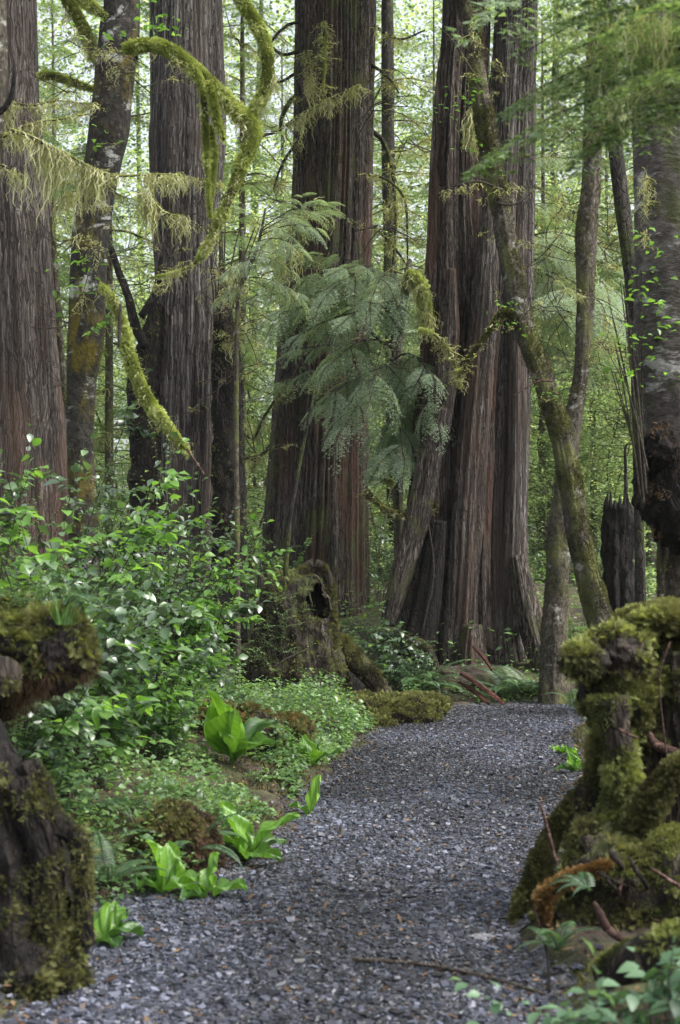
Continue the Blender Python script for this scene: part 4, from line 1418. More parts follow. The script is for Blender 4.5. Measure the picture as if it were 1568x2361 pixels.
def far_hemlock(seed, h=13, z0=.6, n=56, R=2.5):
    q = np.random.default_rng(seed)
    nd, wd, lc, tk = MB(), MB(), MB(), MB()
    tube(tk, [(0, 0, -.2), (.05, 0, h * .35), (-.04, .03, h * .7), (0, 0, h)], [.09, .07, .045, .015], 12, .4, lump_disp(seed, .15, 3, 1))
    for k in range(n):
        t = (k + q.uniform()) / n
        z = z0 + (h - z0) * t
        L = R * (1 - t * .72) * q.uniform(.55, 1.1)
        yaw, pt = q.uniform(0, 6.283), q.uniform(-.1, .3)
        A = orient(yaw, pt, q.uniform(-.3, .3), L)
        put(nd, BOUGH[k % 4][0], A, (0, 0, z))
        put(wd, BOUGH[k % 4][1], A, (0, 0, z))
        if k % 2 == 0:
            d = A @ np.array([0, 1.0, -.1])
            lichen(lc, np.array([(0, 0, z) + d * u for u in (.1, .5, .95)]), 7, .1, .7, seed=seed * 99 + k, w=.016, spread=.15)
    for k in range(30):
        z, yaw, L = q.uniform(.8, h * .8), q.uniform(0, 6.283), q.uniform(.9, 2.4)
        B = branch_droop((0, 0, z), yaw, L, q.uniform(.15, .5), q.uniform(0, .3), seed * 7 + k, q.uniform(-.1, .3), 6)
        tube(wd, B, np.linspace(.022, .006, 6), 5, .3, cap=False)
        lichen(lc, B, 9, .08, .55, seed=seed * 51 + k, w=.012, spread=.05)
    root = thing('hemlock_tree', 'x', 'tree', (0, 0, -100), 'hemlocks in the background')
    ROOT_AT[root.name] = np.zeros(3)
    tk.build('trunk', M['mossy_bark'], root)
    nd.build('crown', M['hemlock_bright'], root)
    wd.build('branches', M['limb'], root)
    lc.build('hanging_lichen', M['lichen'], root)
    return root


def far_leafy(seed, h=9, m='back'):
    q = np.random.default_rng(seed)
    lf, st = MB(), MB()
    for s in range(2):
        a = q.uniform(0, 6.283)
        lean = q.uniform(.1, .4)
        t = np.linspace(0, 1, 7)
        pts = np.stack([np.cos(a) * lean * h * t ** 1.5 + q.normal(0, .07, 7) * (t > 0), np.sin(a) * lean * h * t ** 1.5 + q.normal(0, .07, 7) * (t > 0), h * t * q.uniform(.75, 1) - .1], -1)
        tube(st, pts, np.linspace(.026, .008, 7), 7, .3)
        for b in range(60):
            u = q.uniform(.05, 1)
            p = np.array([np.interp(u, t, pts[:, c]) for c in range(3)])
            yaw = q.uniform(0, 6.283)
            L = q.uniform(.6, 1.7)
            d = np.array([math.cos(yaw), math.sin(yaw), q.uniform(-.15, .45)])
            e = p + d * L
            tube(st, [p, p + d * L * .5 + [0, 0, .05], e], [.012, .008, .003], 4, .5, cap=False)
            n = 75
            w = q.uniform(.15, 1.1, n)
            c = p + d * L * w[:, None] + q.normal(0, 1, (n, 3)) * [.22, .22, .06]
            s_ = q.uniform(.05, .10, n)
            scatter(lf, SMALL_LEAF[0], SMALL_LEAF[1], c, np.stack([q.normal(size=n), q.normal(size=n), q.normal(-.2, .25, n)], -1), np.array([0, 0, 1.]) + q.normal(0, .3, (n, 3)), s_, q.uniform(0, 1, n))
    root = thing('maple_tree', 'x', 'tree', (0, 0, -100), 'leafy trees in the background')
    ROOT_AT[root.name] = np.zeros(3)
    st.build('trunk', M['mossy_bark'], root)
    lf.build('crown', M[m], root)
    return root


def gap(px):
    if px < 180:
        return 'left of the lichen-spotted leaning trunk'
    if px < 520:
        return 'behind the grey cedar and the mossy limb'
    if px < 700:
        return 'in the gap left of the central cedar'
    if px < 1000:
        return 'in the gap between the central and the twin-trunk cedar'
    if px < 1240:
        return 'behind the twin-trunk cedar'
    return 'to the right of the twin-trunk cedar'


FH = [far_hemlock(301), far_hemlock(302, 15, 1.2, 66, 2.0)]
FL = [far_leafy(311), far_leafy(312, 7)]


def place_far(protos, used, px, d, sc, desc, grp):
    x = (px - CX) / FPX * d
    k = rb.integers(0, len(protos))
    loc = (x, d, Hz(x, d) - .05)
    a = rb.uniform(0, 6.283)
    lab = '%s %s' % (desc, gap(px))
    g = '%s %s' % (grp, gap(px))
    if k not in used:
        used.add(k)
        o = protos[k]
        o.location = loc
        o.rotation_euler = (0, 0, a)
        o.scale = (sc,) * 3
        o['label'], o['group'] = lab, g
        return o
    return dup(protos[k], loc, a, sc, lab, g)


uH, uL = set(), set()
for px, d, sc in [(60, 27, .9), (250, 24, .9), (560, 27, .9), (650, 44, 1.2), (900, 33, 1.0), (1000, 30, .8),
                  (1250, 31, .9), (1370, 28, .8), (1500, 27, .9), (1400, 47, 1.2), (120, 40, 1.2), (1130, 36, 1.0), (760, 36, 1), (480, 40, 1.1), (1560, 42, 1.2), (20, 50, 1.4),
                  (560, 56, 1.5), (860, 60, 1.5), (1280, 56, 1.5), (-150, 30, 1.2), (1750, 30, 1.2)]:
    place_far(FH, uH, px, d, sc, 'hemlock with drooping lichen-hung boughs', 'background hemlocks')
for px, d, sc in [(280, 29, 1.0), (575, 24, .7), (880, 26, .8), (980, 28, .8), (1260, 27, .8), (1410, 25, .7), (1460, 31, .9), (620, 40, 1.2), (330, 42, 1.2), (1280, 44, 1.2),
                  (1380, 40, 1.1), (960, 46, 1.3), (100, 33, 1), (1520, 36, 1.0), (540, 48, 1.4), (1340, 52, 1.4), (700, 30, .7), (380, 33, 1), (900, 52, 1.7), (970, 55, 1.8), (1260, 50, 1.7), (1440, 45, 1.6), (1500, 50, 1.8), (300, 55, 1.8), (580, 36, 1.4), (920, 40, 1.5), (1310, 42, 1.5), (1250, 36, 1.4), (130, 45, 1.6)]:
    place_far(FL, uL, px, d, sc, 'leafy light green maple', 'background maples')

# the far-off wood that closes the view
mb, tb = MB(), MB()
n = 560000
rr = np.random.default_rng(55)
dd = rr.uniform(58, 85, n)
xx = rr.uniform(-34, 34, n)
zz = rr.uniform(-.5, 33, n) ** 1.0
k = fbm(xx * .28, dd * .28, zz * .4, 66, 3) > .44
xx, dd, zz = xx[k], dd[k], zz[k]
n = len(xx)
s_ = rr.uniform(.10, .22, n)
scatter(mb, QLEAF[0], QLEAF[1], np.stack([xx, dd, H(xx, dd) + zz], -1), np.stack([rr.normal(size=n), rr.normal(size=n), rr.normal(-.3, .3, n)], -1), np.array([0, 0, 1.]) + rr.normal(0, .3, (n, 3)), s_, np.clip(fbm(xx * .5, dd * .5, zz * 1.6, 67, 3) * 3.4 - 1.3 + rr.uniform(-.12, .12, n), 0, 1))  # broad dark patches in the colour stand in for shaded gaps
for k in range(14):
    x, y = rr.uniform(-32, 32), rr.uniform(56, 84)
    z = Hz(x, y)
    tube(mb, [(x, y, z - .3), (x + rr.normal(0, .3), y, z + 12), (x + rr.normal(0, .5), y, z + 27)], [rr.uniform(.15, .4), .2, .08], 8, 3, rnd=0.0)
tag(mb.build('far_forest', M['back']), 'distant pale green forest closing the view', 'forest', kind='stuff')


# ------------------------------------------------------------------ stumps and mossy masses
def sculpt(root, name, m, shapes, fzs=None):
    """several overlapping forms -> ONE mesh part; moss shoots grow on it"""
    mb = MB()
    for f in shapes:
        f(mb)
    arr = mb.arrays()
    o = mb.build(name, M[m], root)
    for fz in (fzs or []):
        f = MB()
        fuzz(f, arr, fz[0], fz[1] * .8, **fz[3])
        q = dict(fz[3])
        q['seed'] = q.get('seed', 0) + 50
        q['up'] = q.get('up', .3) - .2
        fuzz(f, arr, fz[0] // 3, fz[1] * 1.0, feather=True, **q)
        f.build('moss', M[fz[2]], root)
    return arr


def T_(rows, d, seed, amp=.3, seg=40, step=.04, fr=3, fs=4, hole=None):
    A = np.array([P(q[0], q[1], d + (q[3] if len(q) > 3 else 0)) for q in rows])
    R = np.array([q[2] for q in rows]) / FPX * d
    return lambda mb: tube(mb, A, R, seg, step, lump_disp(seed, amp, fr, fs), cap=True, hole=hole)


def B_(px, py, rx, ry, d, seed, amp=.3, rz=None, nu=60, nv=40, fr=2.5):
    return lambda mb: blob(mb, P(px, py, d), np.array([rx, rz or rx, ry]) / FPX * d, seed, amp, fr, nu, nv)


up_only = lambda c, N: np.clip(N[:, 2] - .05, 0, 1) * (noise(c[:, 0] * 6, c[:, 1] * 6, c[:, 2] * 6, 12) > .3)
most = lambda c, N: np.clip(N[:, 2] + .75, 0, 1) * np.clip(fbm(c[:, 0] * 7, c[:, 1] * 7, c[:, 2] * 7, 13) * 4.5 - 1.9, 0, 1)

# hollow stump, centre left
b = P(690, 0, 16.4)
b[2] = Hz(b[0], b[1])
s1 = thing('hollow_stump', 'mossy hollow stump with arched openings in front of the central cedar', 'stump', b)
sculpt(s1, 'trunk', 'stump', [
    T_([(688, 1650, 118), (686, 1560, 106), (684, 1480, 94), (682, 1420, 86), (684, 1370, 78), (690, 1335, 62)], 16.1, 301, .25, 110, .025, 3.5, 4, hole=lambda c: (((c[:, 0] / c[:, 1] * FPX + CX - 733) / 25) ** 2 + (((CH - c[:, 2]) / c[:, 1] * FPX + HY - 1392) / 40) ** 2 + (fbm(c[:, 0] * 9, c[:, 2] * 9, 0, 5, 2) - .5) * 2.2 < .85) & (c[:, 1] < 16.1)),
    T_([(612, 1560, 30), (606, 1470, 22), (604, 1390, 16), (600, 1325, 7)], 16.0, 302, .3, 24),
    T_([(640, 1372, 18), (640, 1335, 14), (652, 1325, 10)], 16.2, 303, .4, 24)],
    [(7000, .025, 'moss_dull', dict(seed=5, cond=most, wid=.2)), (1500, .035, 'moss', dict(seed=6, cond=up_only, wid=.2))])
for k, rows in enumerate([
    [(760, 1490, 26), (790, 1500, 28), (825, 1530, 26), (858, 1565, 24), (886, 1600, 20), (900, 1630, 18)],
    [(770, 1520, 12), (792, 1550, 10), (802, 1590, 9), (800, 1640, 9)],
    [(760, 1500, 14), (752, 1540, 12), (745, 1640, 14)],
    [(600, 1500, 26), (580, 1520, 30), (570, 1570, 30), (560, 1620, 30)],
    [(690, 1355, 14), (700, 1318, 12), (722, 1300, 12), (745, 1312, 12), (760, 1345, 11), (764, 1400, 11), (768, 1460, 12), (772, 1520, 12)]]):
    sculpt(s1, 'root', 'stump' if k not in (1, 2) else 'char', [T_(rows, 16.2 - .05 * k, 310 + k, .25, 24)],
           [(3500 if k in (0, 4) else 1200, .028, 'moss_dull', dict(seed=320 + k, cond=most, wid=.2))])
sculpt(s1, 'dark_hollow_fill', 'char', [T_([(715, 1345, 34), (715, 1400, 44), (710, 1470, 50)], 16.35, 330, .2, 24), T_([(790, 1530, 24), (800, 1580, 36), (805, 1640, 40)], 16.7, 331, .2, 24)])  # near-black fill stands in for shade in the hole and under the root
limb(s1, [(658, 1400, 5), (660, 1300, 6), (668, 1200, 6), (685, 1100, 5), (705, 1000, 4), (725, 900, 3)], 15.9, 'dark_bark', seg=8, seed=332, name='sapling_stem')
limb(s1, [(750, 1360, 2), (725, 1325, 3), (712, 1360, 3), (720, 1395, 2)], 15.8, 'twig', seg=5, seed=333, name='dead_twig')
limb(s1, [(628, 1540, 2), (660, 1520, 2.5), (712, 1496, 3)], 15.2, 'twig', seg=5, seed=334, name='dead_twig')

# mossy hummock at the path's edge
b = hit(905, 1670)
mh = thing('mossy_hummock', 'low yellow-green mossy hummock bulging over the left edge of the path', 'hummock', b)
dh = b[1] + .35
sculpt(mh, 'mound', 'mosswood', [B_(915, 1650, 100, 48, dh, 341, .28, 90), B_(840, 1640, 70, 38, dh - .1, 342, .3, 90), B_(975, 1628, 60, 26, dh + .4, 343, .3, 60), B_(850, 1680, 60, 26, dh - .6, 344, .3, 60)],
       [(22000, .03, 'moss_dull', dict(seed=7, cond=up_only, wid=.2)), (5000, .03, 'moss', dict(seed=8, cond=up_only, wid=.2))])

# big nurse stump at the right edge
d3 = 6.35
b = P(1500, 0, d3)
b[2] = Hz(b[0], b[1])
s3 = thing('nurse_stump', 'large rotting stump thick with moss and roots beside the path at the right edge', 'stump', b)
sculpt(s3, 'trunk', 'char', [
    T_([(1590, 2240, 210), (1585, 2000, 175), (1590, 1800, 150), (1590, 1650, 140), (1580, 1540, 120), (1570, 1470, 90)], 6.75, 351, .28, 90, .03),
    T_([(1455, 1560, 40), (1450, 1700, 70), (1440, 1850, 95), (1440, 2000, 120)], 6.7, 352, .3, 60, .03)],
    [(9000, .022, 'moss_dull', dict(seed=9, cond=most, wid=.18))])
sculpt(s3, 'moss_cap', 'mosswood', [B_(1545, 1440, 112, 36, 6.5, 353, .25, 90), B_(1600, 1432, 90, 40, 6.6, 354, .2, 90), B_(1500, 1490, 60, 26, 6.6, 380, .3, 60)],
       [(22000, .030, 'moss_dull', dict(seed=10, cond=lambda c, N: np.clip(N[:, 2] + .7, 0, 1), wid=.14, up=.2)), (9000, .03, 'moss', dict(seed=11, cond=up_only, wid=.14))])
sculpt(s3, 'moss_lobe', 'stump', [B_(1345, 1525, 56, 42, 6.2, 355, .3, 60), B_(1420, 1510, 84, 62, 6.3, 356, .3, 80), B_(1420, 1600, 84, 70, 6.35, 357, .3, 80), B_(1480, 1560, 60, 56, 6.45, 381, .3, 80), B_(1438, 1660, 62, 66, 6.4, 382, .3, 60)],
       [(17000, .026, 'moss_dull', dict(seed=12, cond=most, wid=.16, up=-.1, droop=.8)), (9000, .026, 'moss', dict(seed=13, cond=most, wid=.16))])
root_rows = [
    ([(1410, 1610, 44), (1425, 1690, 34), (1434, 1760, 32), (1436, 1830, 36), (1418, 1900, 44), (1385, 1970, 50), (1340, 2040, 40), (1300, 2110, 36)], 6.15, 'stump', 'moss', 7500),
    ([(1380, 1700, 12), (1372, 1780, 14), (1330, 1850, 18), (1285, 1910, 20), (1250, 1980, 20), (1225, 2060, 22), (1195, 2150, 18)], 6.25, 'stump', 'moss_dull', 9000),
    ([(1400, 1998, 7), (1350, 2016, 10), (1300, 2038, 11), (1262, 2062, 10), (1252, 2110, 8), (1250, 2175, 7)], 5.85, 'stump', 'moss_orange', 4500),
    ([(1600, 1760, 30), (1540, 1800, 26), (1500, 1850, 28), (1470, 1910, 34)], 6.0, 'mosswood', 'moss_dull', 9000)]
for k, (rows, d, m, fm, n) in enumerate(root_rows):
    sculpt(s3, 'root', m, [T_(rows, d, 360 + k, .3, 30, .03)], [(n, .024, fm, dict(seed=370 + k, cond=lambda c, N: np.clip(N[:, 2] + .8, 0, 1) * np.clip(noise(c[:, 0] * 6, c[:, 1] * 6, c[:, 2] * 6, 13) * 2.6 - .5, 0, 1), wid=.16))])
for k, (rows, d) in enumerate([([(1370, 2080, 4), (1384, 2108, 10), (1400, 2140, 11), (1436, 2166, 10), (1476, 2184, 7)], 5.45), 
                                ([(1495, 1690, 8), (1512, 1716, 11), (1560, 1735, 12), (1600, 1740, 10)], 6.3)]):
    sculpt(s3, 'root', 'root', [T_(rows, d, 390 + k, .12, 16, .03)])
rq = np.random.default_rng(71)
for k in range(8):
    x, y = rq.uniform(1330, 1560), rq.uniform(1930, 2080)
    dx, dy = rq.uniform(-110, 90), rq.uniform(20, 90)
    w = rq.uniform(3, 9)
    dq = 5.85 + .25 * (x > 1480) + (.22 if y < 1850 else -.05)
    sculpt(s3, 'root', ['stump', 'char', 'root', 'stump'][k % 4], [T_([(x, y, w * .7), (x + dx * .3, y + dy * .3, w, -.05), (x + dx * .8, y + dy * .7, w * .8, -.04), (x + dx, y + dy, w * .4, .1)], dq, 500 + k, .3, 12, .02)])
sculpt(s3, 'rotten_wood', 'stump', [T_([(1490, 1560, 30), (1500, 1680, 50), (1520, 1800, 50), (1530, 1950, 60)], 6.45, 520, .45, 60, .02, 5, 5), T_([(1570, 1500, 50), (1575, 1650, 60), (1600, 1800, 60)], 6.4, 521, .45, 60, .02, 5, 5)],
       [(2500, .03, 'moss_dull', dict(seed=27, cond=most, wid=.2))])
sculpt(s3, 'mound', 'stump', [B_(1450, 2050, 150, 120, 6.05, 400, .25, 150), B_(1560, 2060, 150, 150, 6.0, 401, .25, 150), B_(1400, 1960, 80, 70, 6.15, 402, .3, 90), B_(1330, 2120, 90, 60, 6.0, 403, .3, 90)],
       [(20000, .02, 'moss_dull', dict(seed=14, cond=most, wid=.2)), (13000, .018, 'moss', dict(seed=15, cond=lambda c, N: np.clip(N[:, 2], 0, 1) * np.clip(noise(c[:, 0] * 4, c[:, 1] * 4, c[:, 2] * 4, 19) * 3 - 1.2, 0, 1), wid=.3))])
limb(s3, [(1246, 1852, 3), (1260, 1905, 5), (1275, 1960, 4), (1282, 1992, 3)], 5.85, 'root', seg=8, seed=404, name='snapped_twig')
limb(s3, [(1425, 1680, 3), (1450, 1693, 4), (1470, 1702, 3)], 6.0, 'root', seg=8, seed=405, name='snapped_twig')
limb(s3, [(1545, 1480, 2), (1520, 1560, 2), (1530, 1680, 2), (1540, 1760, 2)], 6.2, 'root', seg=6, seed=406, name='hanging_rootlet')
limb(s3, [(1500, 2000, 3), (1560, 2040, 5), (1620, 2070, 5)], 5.7, 'root', seg=6, seed=407, name='hanging_rootlet')

# near mossy log at the very bottom right, under the blurred leaves
b = P(1560, 0, 4.5)
b[2] = Hz(b[0], b[1])
ln = thing('fallen_log', 'blurred dark log end in the bottom right corner behind pale leaves', 'log', b)
sculpt(ln, 'trunk', 'stump', [T_([(1395, 2250, 34, .3), (1470, 2215, 52, .15), (1580, 2190, 66, 0), (1800, 2170, 74, 0)], 4.6, 410, .15, 40)], [(5000, .014, 'moss', dict(seed=16, cond=up_only, wid=.25))])

# upper left root plate overhanging
b = P(-120, 0, 6.1)
b[2] = Hz(b[0], b[1])
s4 = thing('root_plate', 'overhanging dark root plate with a mossy top and red rootlets at the left edge', 'root plate', b)
arr4 = sculpt(s4, 'root_mass', 'char', [B_(40, 1500, 178, 100, 6.1, 420, .28, 150), B_(130, 1500, 85, 84, 6.0, 421, .35, 90), B_(-60, 1540, 150, 110, 6.2, 422, .3, 140), T_([(-160, 1800, 110), (-150, 1650, 110), (-130, 1500, 100)], 6.3, 423, .2, 40)],
       [(14000, .03, 'moss', dict(seed=17, cond=up_only, wid=.12)), (9000, .035, 'moss_dull', dict(seed=18, cond=up_only, wid=.12))])
f = MB()
fuzz(f, arr4, 3500, .07, seed=19, wid=.03, up=-1.2, droop=.6, cond=lambda c, N: np.clip(.35 - N[:, 2], 0, 1))
f.build('rootlets', M['litter'], s4)
b = P(-40, 0, 5.7)
b[2] = Hz(b[0], b[1])
s4b = thing('mossy_log', 'rounded end of a mossy log poking in at the left edge below the root plate', 'log', b)
sculpt(s4b, 'trunk', 'stump', [T_([(8, 1560, 44, -.1), (-40, 1575, 58, .1), (-160, 1620, 60, .3), (-300, 1900, 60, .5)], 5.7, 424, .15, 40)], [(3000, .016, 'moss_dull', dict(seed=20, cond=most, wid=.2))])

# lower left stump with a black cleft
d5 = 5.35
b = P(10, 0, d5)
b[2] = Hz(b[0], b[1])
s5 = thing('hollow_stump', 'shaggy dark stump with a black cleft filling the lower left corner', 'stump', b)
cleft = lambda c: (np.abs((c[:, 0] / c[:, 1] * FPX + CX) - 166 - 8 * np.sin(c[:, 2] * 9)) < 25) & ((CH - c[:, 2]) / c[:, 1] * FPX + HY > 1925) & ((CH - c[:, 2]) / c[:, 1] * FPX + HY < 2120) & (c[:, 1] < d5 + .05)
sculpt(s5, 'trunk', 'char', [
    T_([(20, 2420, 200), (10, 2300, 180), (2, 2150, 165), (-6, 2000, 150), (-30, 1850, 120), (-50, 1720, 70), (-70, 1650, 40)], d5, 430, .32, 120, .02, 4, 5, hole=cleft),
    T_([(196, 2180, 22), (190, 2060, 20), (188, 1980, 22), (168, 1925, 22), (120, 1890, 30), (90, 1820, 30), (60, 1760, 26)], d5 - .12, 431, .42, 40, .02, 4, 6),
    T_([(112, 2190, 40), (108, 2090, 36), (104, 1980, 36), (70, 1880, 44), (40, 1800, 40)], d5 - .14, 435, .42, 60, .02, 4, 6),
    B_(60, 2230, 120, 90, d5 - .1, 434, .3, 120)],
    [(15000, .020, 'moss_dull', dict(seed=21, cond=most, wid=.22)), (5000, .016, 'moss', dict(seed=22, cond=most, wid=.3))])
sculpt(s5, 'dark_hollow_fill', 'char', [T_([(60, 2300, 120), (50, 2100, 110), (40, 1900, 90)], d5 + .12, 432, .2, 40)])  # near-black fill put behind the cleft for its deep shade

# small fern-topped stump in the undergrowth
b = hit(405, 2015)
s6 = thing('mossy_stump', 'small dark shaggy stump among the leaves, left of the path', 'stump', b)
d6 = b[1] + .25
sculpt(s6, 'trunk', 'char', [B_(400, 1935, 84, 74, d6, 440, .32, 80), T_([(425, 2040, 84), (420, 1960, 80), (400, 1890, 62), (395, 1860, 40)], d6, 441, .3, 50, .03)],
       [(9000, .03, 'litter', dict(seed=23, wid=.1, up=-.6)), (7000, .02, 'moss_dull', dict(seed=24, cond=up_only, wid=.2))])
b = hit(560, 1760)
s7 = thing('mossy_stump', 'low mossy stump remnant behind the largest skunk cabbage', 'stump', b + np.array([0, .8, 0]))
sculpt(s7, 'trunk', 'stump', [B_(570, 1690, 80, 60, b[1] + .9, 445, .32, 80), B_(500, 1670, 50, 50, b[1] + 1.0, 446, .32, 60), B_(660, 1690, 60, 40, b[1] + 1.2, 447, .32, 60)],
       [(9000, .03, 'moss_dull', dict(seed=25, cond=most, wid=.2)), (1500, .03, 'moss_orange', dict(seed=26, cond=up_only, wid=.2))])

# broken red wood before the twin cedar
for k, (a, c, w, lab) in enumerate([((1062, 1552), (1162, 1624), 7, 'upper long broken plank of red wood before the twin-trunk cedar'), ((1058, 1572), (1128, 1622), 6, 'lower grey-red broken plank before the twin-trunk cedar'),
                                    ((1090, 1490), (1135, 1545), 5, 'short splintered red stick leaning on the foot of the twin-trunk cedar')]):
    A, B = P(a[0], a[1], 17.0 + .05 * k), P(c[0], c[1], 16.7 + .05 * k)
    mb = MB()
    tube(mb, [A, (A + B) / 2 + [0, 0, .02], B], np.array([.6, 1, .7]) * w / FPX * 17.3, 7, .05, lump_disp(450 + k, .5, 2, 6))
    tag(mb.build('broken_wood', M['redwood'], smooth=False, loc=(A + B) / 2), lab, 'broken wood', 'broken red wood before the cedar')
# earth bank under the twin cedar
mb = MB()
blob(mb, P(1090, 1600, 18.3), np.array([190, 170, 62]) / FPX * 18.3, 460, .25, 3, 90, 40)
a = mb.arrays()
eb = mb.build('earth_bank', M['ground'], loc=P(1090, 1640, 18.3))
tag(eb, 'low bank of dark soil and bark litter round the foot of the twin-trunk cedar', 'bank', kind='structure')

# sticks and single stones on the path
def stick(rows, m, lab, cat='stick', name='fallen_stick', rad=.008, d=None):
    A = np.array([hit(q[0], q[1]) + [0, 0, q[2] if len(q) > 2 else .02] for q in rows])
    mb = MB()
    tube(mb, A, np.linspace(rad, rad * .7, len(A)), 8, .04, lump_disp(len(lab), .25, 2, 20))
    return tag(mb.build(name, M[m], loc=A[0]), lab, cat)


stick([(815, 2228), (900, 2238, .03), (1000, 2248, .03), (1100, 2270, .03), (1180, 2292, .03), (1256, 2308, .02)], 'twig', 'long thin brown stick lying across the lower right of the path', rad=.0085)
stick([(1268, 2300, .02), (1262, 2240, .06), (1240, 2190, .10), (1228, 2160, .12)], 'char', 'dark forked twig standing at the right end of the long stick', 'twig', 'twig', .006)
stick([(500, 2150), (560, 2140, .02), (640, 2132, .02)], 'root', 'thin pale twig lying on the left part of the path', 'twig', 'twig', .0035)
stick([(580, 2012), (640, 2000, .03), (680, 1990, .02)], 'twig', 'thin dark twig at the left edge of the path below the skunk cabbages', 'twig', 'twig', .005)
stick([(1150, 2130), (1200, 2128, .02), (1250, 2120, .03)], 'char', 'thin dark twig at the foot of the nurse stump', 'twig', 'twig', .005)
for px, py, w, h, m, lab in [(1110, 2168, 34, 9, 'rock', 'flat pale grey stone on the path near the nurse stump'), (192, 2330 - 90, 22, 13, 'rock', 'pale blue-grey stone at the foot of the lower left stump'),
                             (200, 2298, 20, 8, 'rock', 'rounded pale stone at the lower left of the path'), (480, 2072, 26, 15, 'char', 'dark stone beside the skunk cabbage at the path edge'),
                             (440, 2260, 22, 9, 'char', 'dark flat bark chip on the lower left of the path')]:
    b = hit(px, py)
    mb = MB()
    blob(mb, b + [0, 0, h / FPX * b[1] * .5], np.array([w, w * .8, h]) / FPX * b[1], px, .22, 1.6, 20, 12)
    tag(mb.build('stone', M[m], loc=b), lab, 'stone')

# ------------------------------------------------------------------ undergrowth
PROTO = {}


def proto(kind, *variants):
    PROTO[kind] = []
    for lf, st, m in variants:
        PROTO[kind].append([lf.mesh('foliage', M[m]), st.mesh('stem', M['twig'])])


HC = (.45, .9, 1.6, 2.4)
for kind, tm, ll, m, den, tw in (('salal', LEAF_W, .074, 'salal', 1.1, 5), ('bright', LEAF_W, .085, 'bright', .8, 4), ('small', LEAF, .042, 'small', 1.9, 6), ('tiny', SMALL_LEAF, .026, 'small', 2.6, 8),
                                 ('back', SMALL_LEAF, .085, 'back', 1.5, 5), ('paleleaf', LEAF_W, .046, 'pale', 1.1, 4)):
    vs = []
    for j, hc in enumerate(HC):
        per = int(6 + 9 * hc ** .8 * den)
        for q in range(2):
            vs.append((*leafy(500 + j * 7 + q + len(kind) * 31, hc, .14 + .18 * hc, int(5 + 4 * hc), ll, tm, per, tw, 1.1, .95, .0025 + .0015 * hc, .5, .35 if hc > 1 else .2), m))
    proto(kind, *vs)
rsr = np.random.default_rng(99)


def shrub(kind, px, ptop, d, lab, width=1.0, name=None, cat='shrub', group=None, base_z=None):
    x = (px - CX) / FPX * d
    z0 = Hz(x, d) if base_z is None else base_z
    h = max(.15, CH + (HY - ptop) / FPX * d - z0)
    j = int(np.argmin([abs(math.log(h / c)) for c in HC]))
    v = PROTO[kind][j * 2 + rsr.integers(0, 2)]
    h = h / HC[j]
    root = thing(name or 'shrub', lab, cat, (x, d, z0 - .02), group)
    # leaves keep their size: taller shrubs are the same mesh scaled, so scale is kept near the height
    root.scale = (h, h, h)
    root.rotation_euler = (0, 0, rsr.uniform(0, 6.28))
    for nm, me in zip(('foliage', 'stem'), v):
        link_mesh(nm, me, root)
    return root


